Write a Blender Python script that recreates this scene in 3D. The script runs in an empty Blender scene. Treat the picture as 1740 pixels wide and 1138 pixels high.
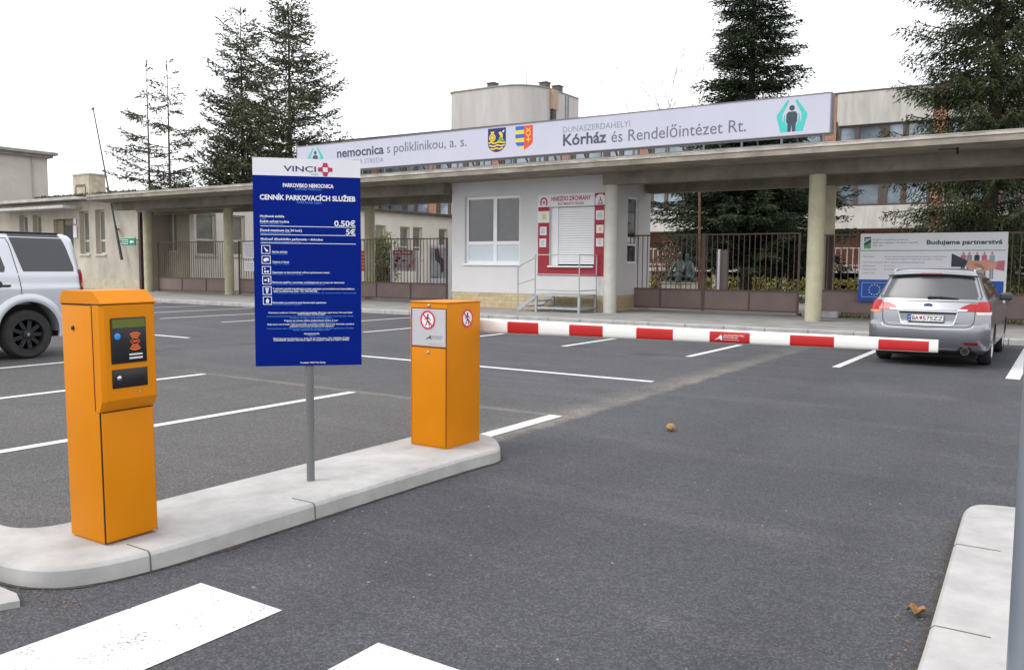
import bpy, bmesh, math, random
import numpy as np
from mathutils import Vector, Matrix, noise

R = math.radians
scene = bpy.context.scene
COL = scene.collection

# ------------------------------------------------------------------ camera, sky, sun, exposure
cam_d = bpy.data.cameras.new('camera'); cam = bpy.data.objects.new('camera', cam_d); COL.objects.link(cam)
cam_d.sensor_width = 36.0; cam_d.lens = 36.0 * 1433.3 / 1740.0
cam_d.clip_start = 0.05; cam_d.clip_end = 3000
cam.matrix_world = (Matrix.Translation((0, 0, 1.53)) @ Matrix.Rotation(R(33.438), 4, 'Z')
                    @ Matrix.Rotation(R(90 - 4.668), 4, 'X') @ Matrix.Rotation(R(-0.4496) * -1, 4, 'Z'))
scene.camera = cam
scene.view_settings.view_transform = 'Standard'; scene.view_settings.look = 'None'
scene.view_settings.gamma = 1; scene.view_settings.exposure = 0.75
try: scene.view_settings.use_curve_mapping = False
except Exception: pass

SUN_EL, SUN_AZ = 52, 215          # azimuth clockwise from +Y: the sun stands behind the camera, to the left
world = bpy.data.worlds.new("World"); scene.world = world; world.use_nodes = True
wn = world.node_tree.nodes; wl = world.node_tree.links
bg = wn['Background']; bg.inputs[1].default_value = 0.1
sky = wn.new('ShaderNodeTexSky'); sky.sky_type = 'NISHITA'; sky.sun_disc = False
sky.sun_elevation = R(SUN_EL); sky.sun_rotation = R(SUN_AZ); sky.dust_density = 4; sky.air_density = 1.0
hsv = wn.new('ShaderNodeHueSaturation'); hsv.inputs['Saturation'].default_value = 0.12; hsv.inputs['Value'].default_value = 1.0
wmix = wn.new('ShaderNodeMix'); wmix.data_type = 'RGBA'; wmix.inputs[0].default_value = 0.86
wmix.inputs[7].default_value = (10.6, 10.75, 11.2, 1)      # the even white cloud layer
wl.new(sky.outputs[0], hsv.inputs['Color']); wl.new(hsv.outputs[0], wmix.inputs[6]); wl.new(wmix.outputs[2], bg.inputs[0])

sun_d = bpy.data.lights.new('sun', 'SUN'); sun_d.energy = 1.1; sun_d.angle = R(25); sun_d.color = (1.0, 0.97, 0.92)
sun = bpy.data.objects.new('sun', sun_d); COL.objects.link(sun)
sd = Vector((math.sin(R(SUN_AZ)) * math.cos(R(SUN_EL)), math.cos(R(SUN_AZ)) * math.cos(R(SUN_EL)), math.sin(R(SUN_EL))))
sun.rotation_euler = sd.to_track_quat('Z', 'Y').to_euler()

# ------------------------------------------------------------------ materials
MATS = {}
def nt(name):
    m = bpy.data.materials.new(name); m.use_nodes = True
    return m, m.node_tree.nodes, m.node_tree.links, m.node_tree.nodes['Principled BSDF']
def setp(p, rough, metal, spec, coat):
    p.inputs['Roughness'].default_value = rough; p.inputs['Metallic'].default_value = metal
    p.inputs['Specular IOR Level'].default_value = spec; p.inputs['Coat Weight'].default_value = coat
    p.inputs['Coat Roughness'].default_value = .06
def mat(name, col, rough=.6, metal=0., var=.12, scale=3., bump=0., bscale=60., spec=.4, coat=0., stretch=None, col2=None, island=0.):
    if name in MATS: return MATS[name]
    m, n, l, p = nt(name); setp(p, rough, metal, spec, coat)
    tc = n.new('ShaderNodeTexCoord'); vec = tc.outputs['Object']
    if stretch:
        mp = n.new('ShaderNodeMapping'); mp.inputs['Scale'].default_value = stretch; l.new(vec, mp.inputs[0]); vec = mp.outputs[0]
    nz = n.new('ShaderNodeTexNoise'); nz.inputs['Scale'].default_value = scale; nz.inputs['Detail'].default_value = 6; nz.inputs['Roughness'].default_value = .65
    l.new(vec, nz.inputs['Vector'])
    rp = n.new('ShaderNodeValToRGB'); rp.color_ramp.elements[0].position = .3; rp.color_ramp.elements[1].position = .7
    c2 = col2 or tuple(min(1, c * (1 + var)) for c in col)
    rp.color_ramp.elements[0].color = tuple(c * (1 - var) for c in col) + (1,); rp.color_ramp.elements[1].color = tuple(c2) + (1,)
    l.new(nz.outputs['Fac'], rp.inputs[0]); out = rp.outputs[0]
    if island:
        g = n.new('ShaderNodeNewGeometry'); mr = n.new('ShaderNodeMapRange'); mr.inputs[3].default_value = 1 - island; mr.inputs[4].default_value = 1 + island
        l.new(g.outputs['Random Per Island'], mr.inputs[0])
        h = n.new('ShaderNodeHueSaturation'); l.new(out, h.inputs['Color']); l.new(mr.outputs[0], h.inputs['Value']); out = h.outputs[0]
    l.new(out, p.inputs['Base Color'])
    if bump:
        b = n.new('ShaderNodeTexNoise'); b.inputs['Scale'].default_value = bscale; b.inputs['Detail'].default_value = 3
        l.new(tc.outputs['Object'], b.inputs['Vector'])
        bp = n.new('ShaderNodeBump'); bp.inputs['Strength'].default_value = bump; bp.inputs['Distance'].default_value = .02
        l.new(b.outputs['Fac'], bp.inputs['Height']); l.new(bp.outputs[0], p.inputs['Normal'])
    MATS[name] = m
    return m

def asphalt_mat():
    m, n, l, p = nt('asphalt'); setp(p, .82, 0, .3, 0)
    def N(t, **k):
        x = n.new(t)
        for a, b in k.items(): setattr(x, a, b)
        return x
    def M(op, a, b=None, c=None, clamp=False):
        x = N('ShaderNodeMath', operation=op, use_clamp=clamp)
        for i, v in enumerate((a, b, c)):
            if v is None: continue
            if isinstance(v, (int, float)): x.inputs[i].default_value = v
            else: l.new(v, x.inputs[i])
        return x.outputs[0]
    g = N('ShaderNodeNewGeometry'); pos = g.outputs['Position']
    sx = N('ShaderNodeSeparateXYZ'); l.new(pos, sx.inputs[0]); X, Y = sx.outputs[0], sx.outputs[1]
    def noise_(s, d=4, r=.6, stretch=None):
        v = pos
        if stretch:
            mp = N('ShaderNodeMapping'); mp.inputs['Scale'].default_value = stretch; l.new(pos, mp.inputs[0]); v = mp.outputs[0]
        x = N('ShaderNodeTexNoise'); x.inputs['Scale'].default_value = s; x.inputs['Detail'].default_value = d; x.inputs['Roughness'].default_value = r
        l.new(v, x.inputs['Vector']); return x.outputs['Fac']
    def ramp(f, a, b):
        x = N('ShaderNodeMapRange'); x.inputs[1].default_value = a; x.inputs[2].default_value = b; l.new(f, x.inputs[0]); return x.outputs[0]
    def mixc(f, a, b):
        x = N('ShaderNodeMix', data_type='RGBA')
        if isinstance(f, (int, float)): x.inputs[0].default_value = f
        else: l.new(f, x.inputs[0])
        for i, v in ((6, a), (7, b)):
            if isinstance(v, tuple): x.inputs[i].default_value = v + (1,)
            else: l.new(v, x.inputs[i])
        return x.outputs[2]
    big = noise_(.35, 6, .6); mid = noise_(1.6, 6, .7); fine = noise_(140, 2, .5)
    wob = M('MULTIPLY', M('SUBTRACT', noise_(2.2, 5, .7), .5), .35)
    # old parking lot on the left, newer lane on the right; joint near x = -4.2
    e = M('ADD', X, wob)
    old = ramp(e, -4.10, -4.22)
    newc = mixc(ramp(big, .3, .7), (.050, .051, .058), (.078, .079, .087))
    oldc = mixc(ramp(big, .3, .7), (.062, .063, .069), (.088, .088, .094))
    c = mixc(old, newc, oldc)
    # strip of warmer, dustier asphalt south of the paving joint
    yj = M('ADD', Y, M('MULTIPLY', wob, .8))
    south = M('MULTIPLY', ramp(yj, 8.5, 6.9), old)
    c = mixc(M('MULTIPLY', south, M('MULTIPLY', mid, .9)), c, (.108, .099, .090))
    # dust along the joints
    band = M('MULTIPLY', ramp(e, -4.62, -4.26), ramp(e, -4.05, -4.16))
    band = M('MULTIPLY', band, M('MULTIPLY', ramp(Y, 5.2, 6.2), ramp(Y, 18.5, 13.0)))
    band = M('MULTIPLY', band, ramp(mid, .22, .62))
    c = mixc(M('MULTIPLY', band, .55), c, (.25, .225, .19))
    j2 = M('SUBTRACT', 1.0, M('MULTIPLY', M('ABSOLUTE', M('SUBTRACT', M('ADD', Y, M('MULTIPLY', wob, .35)), 7.42)), 9.0), None, True)
    j2 = M('MULTIPLY', M('MULTIPLY', j2, old), ramp(X, -11.5, -9.0))
    c = mixc(M('MULTIPLY', j2, .45), c, (.24, .215, .18))
    # tyre-polished and dusty drifts along the lane
    drift = noise_(1.0, 5, .7, (.25, 1.4, 1)); c = mixc(M('MULTIPLY', ramp(drift, .52, .75), .35), c, (.15, .145, .14))
    dk = noise_(.8, 4, .6, (1.2, .3, 1)); c = mixc(M('MULTIPLY', ramp(dk, .56, .72), .35), c, (.038, .038, .041))
    # wheel paths along the lane, oil drips in the bays, a few cracks
    for xc in (-.95, -2.75):
        wp = M('SUBTRACT', 1.0, M('MULTIPLY', M('ABSOLUTE', M('SUBTRACT', M('ADD', X, M('MULTIPLY', wob, .6)), xc)), 2.6), None, True)
        c = mixc(M('MULTIPLY', M('MULTIPLY', wp, mid), .45), c, (.040, .040, .044))
    ov = N('ShaderNodeTexVoronoi', feature='SMOOTH_F1'); ov.inputs['Scale'].default_value = .55; l.new(pos, ov.inputs['Vector'])
    c = mixc(M('MULTIPLY', ramp(M('ADD', ov.outputs['Distance'], M('MULTIPLY', mid, .25)), .33, .20), .55), c, (.035, .035, .038))
    mpv = N('ShaderNodeVectorMath', operation='ADD'); l.new(pos, mpv.inputs[0])
    nzc = N('ShaderNodeTexNoise'); nzc.inputs['Scale'].default_value = 1.3; nzc.inputs['Detail'].default_value = 4; l.new(pos, nzc.inputs['Vector'])
    scv = N('ShaderNodeVectorMath', operation='SCALE'); scv.inputs['Scale'].default_value = 1.1; l.new(nzc.outputs['Color'], scv.inputs[0]); l.new(scv.outputs[0], mpv.inputs[1])
    ce = N('ShaderNodeTexVoronoi', feature='DISTANCE_TO_EDGE'); ce.inputs['Scale'].default_value = .21; l.new(mpv.outputs[0], ce.inputs['Vector'])
    crk = M('MULTIPLY', ramp(ce.outputs['Distance'], .0042, .0015), ramp(big, .46, .54))
    c = mixc(M('MULTIPLY', crk, .16), c, (.022, .022, .024))
    # aggregate
    vo = N('ShaderNodeTexVoronoi', feature='F1'); vo.inputs['Scale'].default_value = 120; l.new(pos, vo.inputs['Vector'])
    cr = N('ShaderNodeSeparateColor'); l.new(vo.outputs['Color'], cr.inputs[0])
    ag = M('POWER', cr.outputs[0], 2.2)
    sp = M('ADD', .64, M('MULTIPLY', ag, .90))
    hs = N('ShaderNodeHueSaturation'); l.new(c, hs.inputs['Color']); l.new(M('MULTIPLY', sp, M('ADD', .52, M('ADD', M('MULTIPLY', fine, .5), M('MULTIPLY', noise_(14, 4, .7), .42)))), hs.inputs['Value'])
    vo2 = N('ShaderNodeTexVoronoi', feature='F1'); vo2.inputs['Scale'].default_value = 7; l.new(pos, vo2.inputs['Vector'])
    spec = M('LESS_THAN', vo2.outputs['Distance'], .055)
    cr2 = N('ShaderNodeSeparateColor'); l.new(vo2.outputs['Color'], cr2.inputs[0])
    spec = M('MULTIPLY', spec, M('GREATER_THAN', cr2.outputs[0], .62))
    c = mixc(M('MULTIPLY', spec, .8), hs.outputs[0], (.30, .28, .23))
    l.new(c, p.inputs['Base Color'])
    bp = N('ShaderNodeBump'); bp.inputs['Strength'].default_value = .55; bp.inputs['Distance'].default_value = .005
    l.new(M('ADD', vo.outputs['Distance'], M('MULTIPLY', fine, .5)), bp.inputs['Height']); l.new(bp.outputs[0], p.inputs['Normal'])
    return m

def brick_mat(name, c1, c2, mortar, sx=.5, sy=.22, rot=(R(90), 0, 0), msize=.015):
    m, n, l, p = nt(name); setp(p, .85, 0, .3, 0)
    tc = n.new('ShaderNodeTexCoord'); mp = n.new('ShaderNodeMapping'); mp.inputs['Rotation'].default_value = rot
    l.new(tc.outputs['Object'], mp.inputs[0])
    b = n.new('ShaderNodeTexBrick'); b.inputs['Color1'].default_value = c1 + (1,); b.inputs['Color2'].default_value = c2 + (1,); b.inputs['Mortar'].default_value = mortar + (1,)
    b.inputs['Scale'].default_value = 1; b.inputs['Brick Width'].default_value = sx; b.inputs['Row Height'].default_value = sy; b.inputs['Mortar Size'].default_value = msize
    l.new(mp.outputs[0], b.inputs['Vector'])
    nz = n.new('ShaderNodeTexNoise'); nz.inputs['Scale'].default_value = 6; nz.inputs['Detail'].default_value = 5; l.new(tc.outputs['Object'], nz.inputs['Vector'])
    mr = n.new('ShaderNodeMapRange'); mr.inputs[3].default_value = .7; mr.inputs[4].default_value = 1.3; l.new(nz.outputs['Fac'], mr.inputs[0])
    h = n.new('ShaderNodeHueSaturation'); l.new(b.outputs['Color'], h.inputs['Color']); l.new(mr.outputs[0], h.inputs['Value']); l.new(h.outputs[0], p.inputs['Base Color'])
    return m

def paint_mat(name='road_paint'):
    m, n, l, p = nt(name); setp(p, .7, 0, .3, 0)
    g = n.new('ShaderNodeNewGeometry')
    a = n.new('ShaderNodeTexNoise'); a.inputs['Scale'].default_value = 75; a.inputs['Detail'].default_value = 5; l.new(g.outputs['Position'], a.inputs['Vector'])
    b = n.new('ShaderNodeTexNoise'); b.inputs['Scale'].default_value = 5; b.inputs['Detail'].default_value = 5; l.new(g.outputs['Position'], b.inputs['Vector'])
    ad = n.new('ShaderNodeMath'); ad.operation = 'MULTIPLY_ADD'; ad.inputs[1].default_value = .45; l.new(b.outputs['Fac'], ad.inputs[0]); l.new(a.outputs['Fac'], ad.inputs[2])
    r = n.new('ShaderNodeValToRGB'); e = r.color_ramp.elements
    e[0].position = .495; e[0].color = (.14, .14, .145, 1); e[1].position = .575; e[1].color = (.50, .50, .505, 1)
    x = r.color_ramp.elements.new(.80); x.color = (.60, .60, .605, 1)
    l.new(ad.outputs[0], r.inputs[0]); l.new(r.outputs[0], p.inputs['Base Color'])
    return m

ASPH = asphalt_mat(); PAINT = paint_mat()
ORANGE = mat('orange_paint', (.57, .19, .0008), .5, 0, .05, 2.5, .05, 250, .16, 0)
BLACKP = mat('black_plastic', (.012, .012, .014), .3, 0, .1)
DARK = mat('dark_gap', (.01, .01, .01), .9)
STEEL = mat('galvanised_steel', (.34, .36, .38), .45, .55, .12, 9)
RAILM = mat('grey_painted_steel', (.36, .38, .40), .5, .2, .1, 6)
KERB = mat('kerb_concrete', (.37, .363, .355), .9, 0, .2, 3, .12, 130, .25, stretch=None)
PAVE = mat('pavement_concrete', (.27, .262, .25), .9, 0, .22, 1.2, .3, 60, .25)
CONC = mat('weathered_concrete', (.265, .238, .198), .9, 0, .33, 1.5, .3, 20, .25, stretch=(1, 1, 2.2))
CONCL = mat('light_concrete', (.46, .44, .41), .9, 0, .2, 1.2, .25, 20, .25, stretch=(2, 2, .35))
COLM = mat('column_concrete', (.44, .41, .29), .9, 0, .16, 2.4, .3, 40, .25)
BEIGE = mat('beige_render', (.44, .40, .335), .9, 0, .24, .7, .3, 30, .25, stretch=(1, 1, .6))
PALE = mat('pale_render', (.62, .585, .52), .9, 0, .1, .8, .2, 30, .25)
WHITEW = mat('white_render', (.60, .59, .585), .85, 0, .05, .9, .2, 60, .3)
BRICK = brick_mat('red_brick', (.30, .125, .075), (.38, .17, .10), (.30, .25, .2), .29, .075, msize=.008)
PLINTH = brick_mat('plinth_stone', (.42, .335, .20), (.50, .41, .26), (.36, .29, .18), .55, .13, msize=.008)
TILE = brick_mat('tan_tile', (.22, .18, .13), (.27, .22, .16), (.3, .25, .18), .3, .1, msize=.01)
BROWN = mat('brown_gate_paint', (.115, .075, .066), .6, 0, .16, 2.5, .1, 60)
BROWND = mat('dark_brown_paint', (.05, .03, .026), .6, 0, .2, 3)
WHITEP = mat('white_plastic', (.78, .78, .78), .4, 0, .03)
WHITES = mat('sign_white', (.46, .465, .555), .45, 0, .03, 1)
PAPER = mat('paper_white', (.72, .72, .72), .6, 0, .05, 4)
GREYP = mat('plate_grey', (.48, .48, .50), .45, .1, .05)
RED = mat('red_film', (.30, .018, .028), .5, 0, .05)
REDST = mat('red_reflective', (.42, .012, .012), .4, 0, .06, 5)
CRIM = mat('crimson_print', (.42, .015, .07), .5, 0, .04)
BLUE = mat('board_blue', (.0003, .0125, .18), .45, 0, .06, 2, spec=.06)
NAVY = mat('navy_print', (.01, .016, .12), .5, 0, .05)
LBLUE = mat('light_blue_print', (.08, .26, .66), .5, 0, .05)
GREYT = mat('grey_print', (.13, .135, .17), .5, 0, .05)
GREYL = mat('pale_grey_print', (.24, .245, .30), .5, 0, .05)
TEAL = mat('teal_print', (.045, .47, .42), .5, 0, .04)
SLATE = mat('slate_print', (.03, .055, .075), .5, 0, .05)
GOLD = mat('yellow_print', (.75, .50, .03), .5, 0, .05)
ROYAL = mat('royal_blue_print', (.015, .11, .48), .5, 0, .05)
GREENP = mat('green_print', (.08, .36, .06), .5, 0, .05)
DGREEN = mat('dark_green_print', (.01, .09, .08), .5, 0, .05)
EUBLUE = mat('flag_blue', (.01, .075, .36), .45, 0, .05)
SKINP = mat('skin_print', (.55, .28, .19), .5, 0, .15, 6)
PINKP = mat('pink_print', (.50, .13, .20), .5, 0, .1, 6)
ORANP = mat('orange_print', (.75, .10, .02), .5, 0, .15, 3)
GLASS = mat('window_glass', (.045, .05, .05), .04, 0, .3, .8, spec=.9)
GLASSB = mat('reflective_glass', (.20, .24, .28), .06, .25, .5, .45, spec=.9)
FROST = mat('frosted_glass', (.56, .62, .66), .35, 0, .05)
CURT = mat('dull_glass', (.17, .17, .15), .1, 0, .4, .9, spec=.6)
WOODF = mat('cream_frame', (.52, .50, .42), .6, 0, .08)
BROWNF = mat('brown_window_frame', (.085, .06, .05), .5, 0, .1)
RUST = mat('rusty_paint', (.19, .085, .05), .75, 0, .35, 5)
BARK = mat('bark', (.075, .055, .042), .9, 0, .3, 8, .6, 30)
PALEBARK = mat('pale_bark', (.42, .38, .34), .9, 0, .2, 8)
SILVER = mat('silver_paint', (.27, .275, .30), .28, .80, .04, 2, spec=.5, coat=.6)
SILVERL = mat('light_silver_paint', (.54, .56, .60), .36, .55, .03, 2, spec=.5, coat=.8)
AUTOGL = mat('tinted_car_glass', (.030, .031, .034), .03, 0, .1, 1, spec=.65)
AUTOGL2 = mat('rear_screen_glass', (.075, .077, .082), .2, 0, .1, 1, spec=.4)
TYRE = mat('tyre_rubber', (.028, .027, .026), .85, 0, .3, 9, .2, 70)
RIMB = mat('black_alloy', (.03, .032, .035), .4, .6, .1)
RIMS = mat('silver_alloy', (.45, .46, .47), .35, .8, .1)
LAMPR = mat('red_lamp', (.33, .006, .009), .2, 0, .25, 14, spec=.35, coat=.15)
LAMPA = mat('amber_lamp', (.75, .22, .10), .15, 0, .1, 9, coat=.5)
LAMPW = mat('clear_lamp', (.72, .62, .58), .15, 0, .08, 9, coat=.5)
CHROME = mat('chrome', (.6, .6, .6), .15, 1, .02)
BRONZE = mat('bronze_patina', (.055, .078, .074), .55, .35, .5, 4, .3, 20)
STONEP = mat('pale_stone', (.46, .42, .35), .9, 0, .15, 4, .3, 30)
LCDG = mat('display_green', (.10, .12, .015), .3, 0, .05)
SIGNG = mat('green_sign', (.01, .22, .13), .45, 0, .06)
LEAFY = mat('brown_leaf', (.22, .12, .06), .8, 0, .4, 30, island=.5)
DIRT = mat('moss_soil', (.14, .13, .05), .95, 0, .4, 6, .6, 40)
NEED1 = mat('spruce_needles', (.020, .034, .017), .7, 0, .35, .9, island=.45, spec=.2, col2=(.036, .054, .024))
NEED2 = mat('olive_needles', (.024, .038, .016), .7, 0, .4, .5, island=.5, spec=.2, col2=(.052, .064, .026))
NEED3 = mat('sparse_needles', (.062, .072, .040), .7, 0, .35, .8, island=.45, spec=.2, col2=(.115, .122, .068))
LEAFG = mat('shrub_leaf', (.10, .13, .04), .6, 0, .3, 1.2, island=.5, col2=(.17, .20, .07))
HEDGE = mat('yellow_hedge', (.16, .14, .03), .7, 0, .3, 1.2, island=.5)
ROOFG = mat('roof_moss', (.07, .085, .035), .9, 0, .4, 2, island=.5)
EARTH = mat('yard_ground', (.20, .19, .17), .95, 0, .25, .5, .3, 30)

# ------------------------------------------------------------------ mesh builder
class MB:
    def __init__(s): s.v = []; s.f = []; s.m = []
    def add(s, vs, fs, mi=0):
        o = len(s.v); s.v += [tuple(v) for v in vs]
        for f in fs: s.f.append(tuple(i + o for i in f)); s.m.append(mi)
        return s
    def bm(s, bm, mi=0):
        bm.verts.index_update()
        s.add([v.co[:] for v in bm.verts], [[v.index for v in f.verts] for f in bm.faces], mi); bm.free(); return s
    def box(s, x0, x1, y0, y1, z0, z1, mi=0, bev=0, seg=2, M=None):
        bm = bmesh.new(); bmesh.ops.create_cube(bm, size=1)
        for v in bm.verts: v.co = Vector(((x0 + x1) / 2 + v.co.x * (x1 - x0), (y0 + y1) / 2 + v.co.y * (y1 - y0), (z0 + z1) / 2 + v.co.z * (z1 - z0)))
        if bev: bmesh.ops.bevel(bm, geom=bm.edges[:], offset=bev, segments=seg, affect='EDGES', profile=.5)
        if M is not None: bm.transform(M)
        return s.bm(bm, mi)
    def prism(s, pts, axis='z', a=0, b=1, mi=0):
        def P(p, h): return {'z': (p[0], p[1], h), 'y': (p[0], h, p[1]), 'x': (h, p[0], p[1])}[axis]
        n = len(pts); vs = [P(p, a) for p in pts] + [P(p, b) for p in pts]
        fs = [tuple(range(n)), tuple(range(2 * n - 1, n - 1, -1))] + [(i, i + n, (i + 1) % n + n, (i + 1) % n) for i in range(n)]
        bm = bmesh.new(); vv = [bm.verts.new(v) for v in vs]
        for f in fs: bm.faces.new([vv[i] for i in f])
        bmesh.ops.recalc_face_normals(bm, faces=bm.faces[:])
        return s.bm(bm, mi)
    def poly(s, pts, mi=0): return s.add(pts, [tuple(range(len(pts)))], mi)
    def tube(s, a, b, r, r2=None, n=10, mi=0, caps=True):
        a = Vector(a); b = Vector(b); r2 = r if r2 is None else r2
        d = (b - a).normalized(); u = d.orthogonal().normalized(); w = d.cross(u)
        vs = []
        for c, rr in ((a, r), (b, r2)):
            for i in range(n):
                t = 2 * math.pi * i / n; vs.append(c + u * math.cos(t) * rr + w * math.sin(t) * rr)
        fs = [(i, (i + 1) % n, n + (i + 1) % n, n + i) for i in range(n)]
        if caps: fs += [tuple(range(n - 1, -1, -1)), tuple(range(n, 2 * n))]
        return s.add(vs, fs, mi)
    def bar(s, a, b, w, mi=0, h=None):
        a = Vector(a); b = Vector(b); d = b - a; L = d.length; h = h or w
        M = Matrix.Translation((a + b) / 2) @ d.to_track_quat('X', 'Z').to_matrix().to_4x4()
        return s.box(-L / 2, L / 2, -w / 2, w / 2, -h / 2, h / 2, mi, M=M)
    def lathe(s, prof, c=(0, 0, 0), axis='z', n=24, mi=0, caps=True):
        vs = []
        for r, h in prof:
            for i in range(n):
                t = 2 * math.pi * i / n; a, b = r * math.cos(t), r * math.sin(t)
                q = {'z': (a, b, h), 'y': (a, h, b), 'x': (h, a, b)}[axis]
                vs.append((c[0] + q[0], c[1] + q[1], c[2] + q[2]))
        fs = []
        for k in range(len(prof) - 1):
            for i in range(n): fs.append((k * n + i, k * n + (i + 1) % n, (k + 1) * n + (i + 1) % n, (k + 1) * n + i))
        if caps: fs += [tuple(range(n - 1, -1, -1)), tuple(range((len(prof) - 1) * n, len(prof) * n))]
        return s.add(vs, fs, mi)
    def grid(s, rows, mi=0):
        n = len(rows[0]); vs = [v for r in rows for v in r]; fs = []
        for k in range(len(rows) - 1):
            for i in range(n - 1): fs.append((k * n + i, k * n + i + 1, (k + 1) * n + i + 1, (k + 1) * n + i))
        return s.add(vs, fs, mi)

def lk(o, parent=None):
    COL.objects.link(o)
    if parent is not None: o.parent = parent
    return o
def mesh_of(name, mb, mats, smooth=None, M=None):
    me = bpy.data.meshes.new(name); me.from_pydata(mb.v, [], mb.f)
    mats = mats if isinstance(mats, (list, tuple)) else [mats]
    for m in mats: me.materials.append(m)
    if len(mats) > 1: me.polygons.foreach_set('material_index', mb.m)
    if M is not None: me.transform(M)
    me.update()
    if smooth is not None:
        me.polygons.foreach_set('use_smooth', [True] * len(me.polygons)); me.set_sharp_from_angle(angle=R(smooth))
    return me
def wmat(p):
    M = Matrix.Identity(4)
    while p is not None:
        M = p['_m'] @ M if False else Matrix.LocRotScale(p.location, p.rotation_euler, p.scale) @ M; p = p.parent
    return M
def obj(name, mb, mats, parent=None, smooth=None, world=True):
    """links one mesh; coordinates are world ones unless world=False (then the parent's own)"""
    M = wmat(parent).inverted() if (parent is not None and world) else None
    return lk(bpy.data.objects.new(name, mesh_of(name, mb, mats, smooth, M)), parent)
def tag(o, label, cat, group=None, kind=None):
    o['label'] = label; o['category'] = cat
    if group: o['group'] = group
    if kind: o['kind'] = kind
    return o
def struct(o): o['kind'] = 'structure'; return o
def thing(name, label, cat, loc=(0, 0, 0), rz=0, group=None):
    o = bpy.data.objects.new(name, None); o.empty_display_size = .2; lk(o); o.location = loc; o.rotation_euler = (0, 0, rz)
    return tag(o, label, cat, group)

# text -> flat polygons in a 2-D frame
_tc = {}
def text2d(body, off=0., sp=1.):
    k = (body, off, sp)
    if k not in _tc:
        c = bpy.data.curves.new('t', 'FONT'); c.body = body; c.resolution_u = 3; c.offset = off; c.space_character = sp
        o = bpy.data.objects.new('t', c); me = bpy.data.meshes.new_from_object(o)
        _tc[k] = (np.array([v.co[:2] for v in me.vertices]).reshape(-1, 2), [tuple(p.vertices) for p in me.polygons])
        bpy.data.objects.remove(o); bpy.data.curves.remove(c); bpy.data.meshes.remove(me)
    return _tc[k]
def put_text(mb, body, O, U, V, x0, x1, y, h, off=0., mi=0, sp=1., align=None):
    """baseline y, capital height h; fitted to x0..x1 (x1 None: natural width; align c/r round x0)"""
    vs, fs = text2d(body, off, sp)
    if not len(vs): return
    cap = .70; sy = h / cap; a, b = vs[:, 0].min(), vs[:, 0].max()
    if x1 is None:
        sx = sy; w = (b - a) * sx; s0 = x0 - (w / 2 if align == 'c' else w if align == 'r' else 0)
    else: sx = (x1 - x0) / (b - a); s0 = x0
    O, U, V = Vector(O), Vector(U), Vector(V)
    mb.add([O + U * (s0 + (p[0] - a) * sx) + V * (y + p[1] * sy) for p in vs], fs, mi)
def put_poly(mb, pts, O, U, V, mi=0, lift=0.):
    O, U, V = Vector(O), Vector(U), Vector(V); N = U.cross(V)
    mb.poly([O + U * p[0] + V * p[1] + N * lift for p in pts], mi)
def rect(x0, x1, y0, y1): return [(x0, y0), (x1, y0), (x1, y1), (x0, y1)]
def disc(cx, cy, r, n=24, ry=None): return [(cx + r * math.cos(2 * math.pi * i / n), cy + (ry or r) * math.sin(2 * math.pi * i / n)) for i in range(n)]
def put_ring(mb, cx, cy, r0, r1, O, U, V, mi=0, lift=0., n=32, a0=0., a1=2 * math.pi, sx=1.):
    O, U, V = Vector(O), Vector(U), Vector(V); N = U.cross(V)
    vs = []
    for i in range(n + 1):
        t = a0 + (a1 - a0) * i / n
        for r in (r0, r1): vs.append(O + U * (cx + r * sx * math.cos(t)) + V * (cy + r * math.sin(t)) + N * lift)
    mb.add(vs, [(2 * i, 2 * i + 1, 2 * i + 3, 2 * i + 2) for i in range(n)], mi)
def put_line(mb, a, b, w, O, U, V, mi=0, lift=0.):
    d = Vector((b[0] - a[0], b[1] - a[1])).normalized() * w / 2
    put_poly(mb, [(a[0] + d.y, a[1] - d.x), (b[0] + d.y, b[1] - d.x), (b[0] - d.y, b[1] + d.x), (a[0] - d.y, a[1] + d.x)], O, U, V, mi, lift)
FX, FZ = (1, 0, 0), (0, 0, 1)

# ================================================================== THE SETTING
g = MB(); g.poly([(-400, -60, -.002), (400, -60, -.002), (400, 600, -.002), (-400, 600, -.002)])
struct(obj('ground', g, EARTH))
g = MB(); rows = [[(x, y, 0) for x in np.linspace(-70, 40, 23)] for y in np.linspace(-30, 20.1, 12)]
g.grid(rows); struct(obj('asphalt_road', g, ASPH))
# pavement with a kerb step
g = MB(); g.box(-62, 40, 20.12, 27.0, -.05, .12); struct(obj('pavement', g, PAVE))
g = MB()
for i in range(102): g.box(-62 + i + .004, -61 + i - .004, 19.97, 20.115, -.05, .124, bev=.015, seg=1)
struct(obj('pavement_kerb', g, KERB))
g = MB(); g.poly([(-120, 27, .118), (60, 27, .118), (60, 140, .118), (-120, 140, .118)]); struct(obj('yard', g, EARTH))

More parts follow.
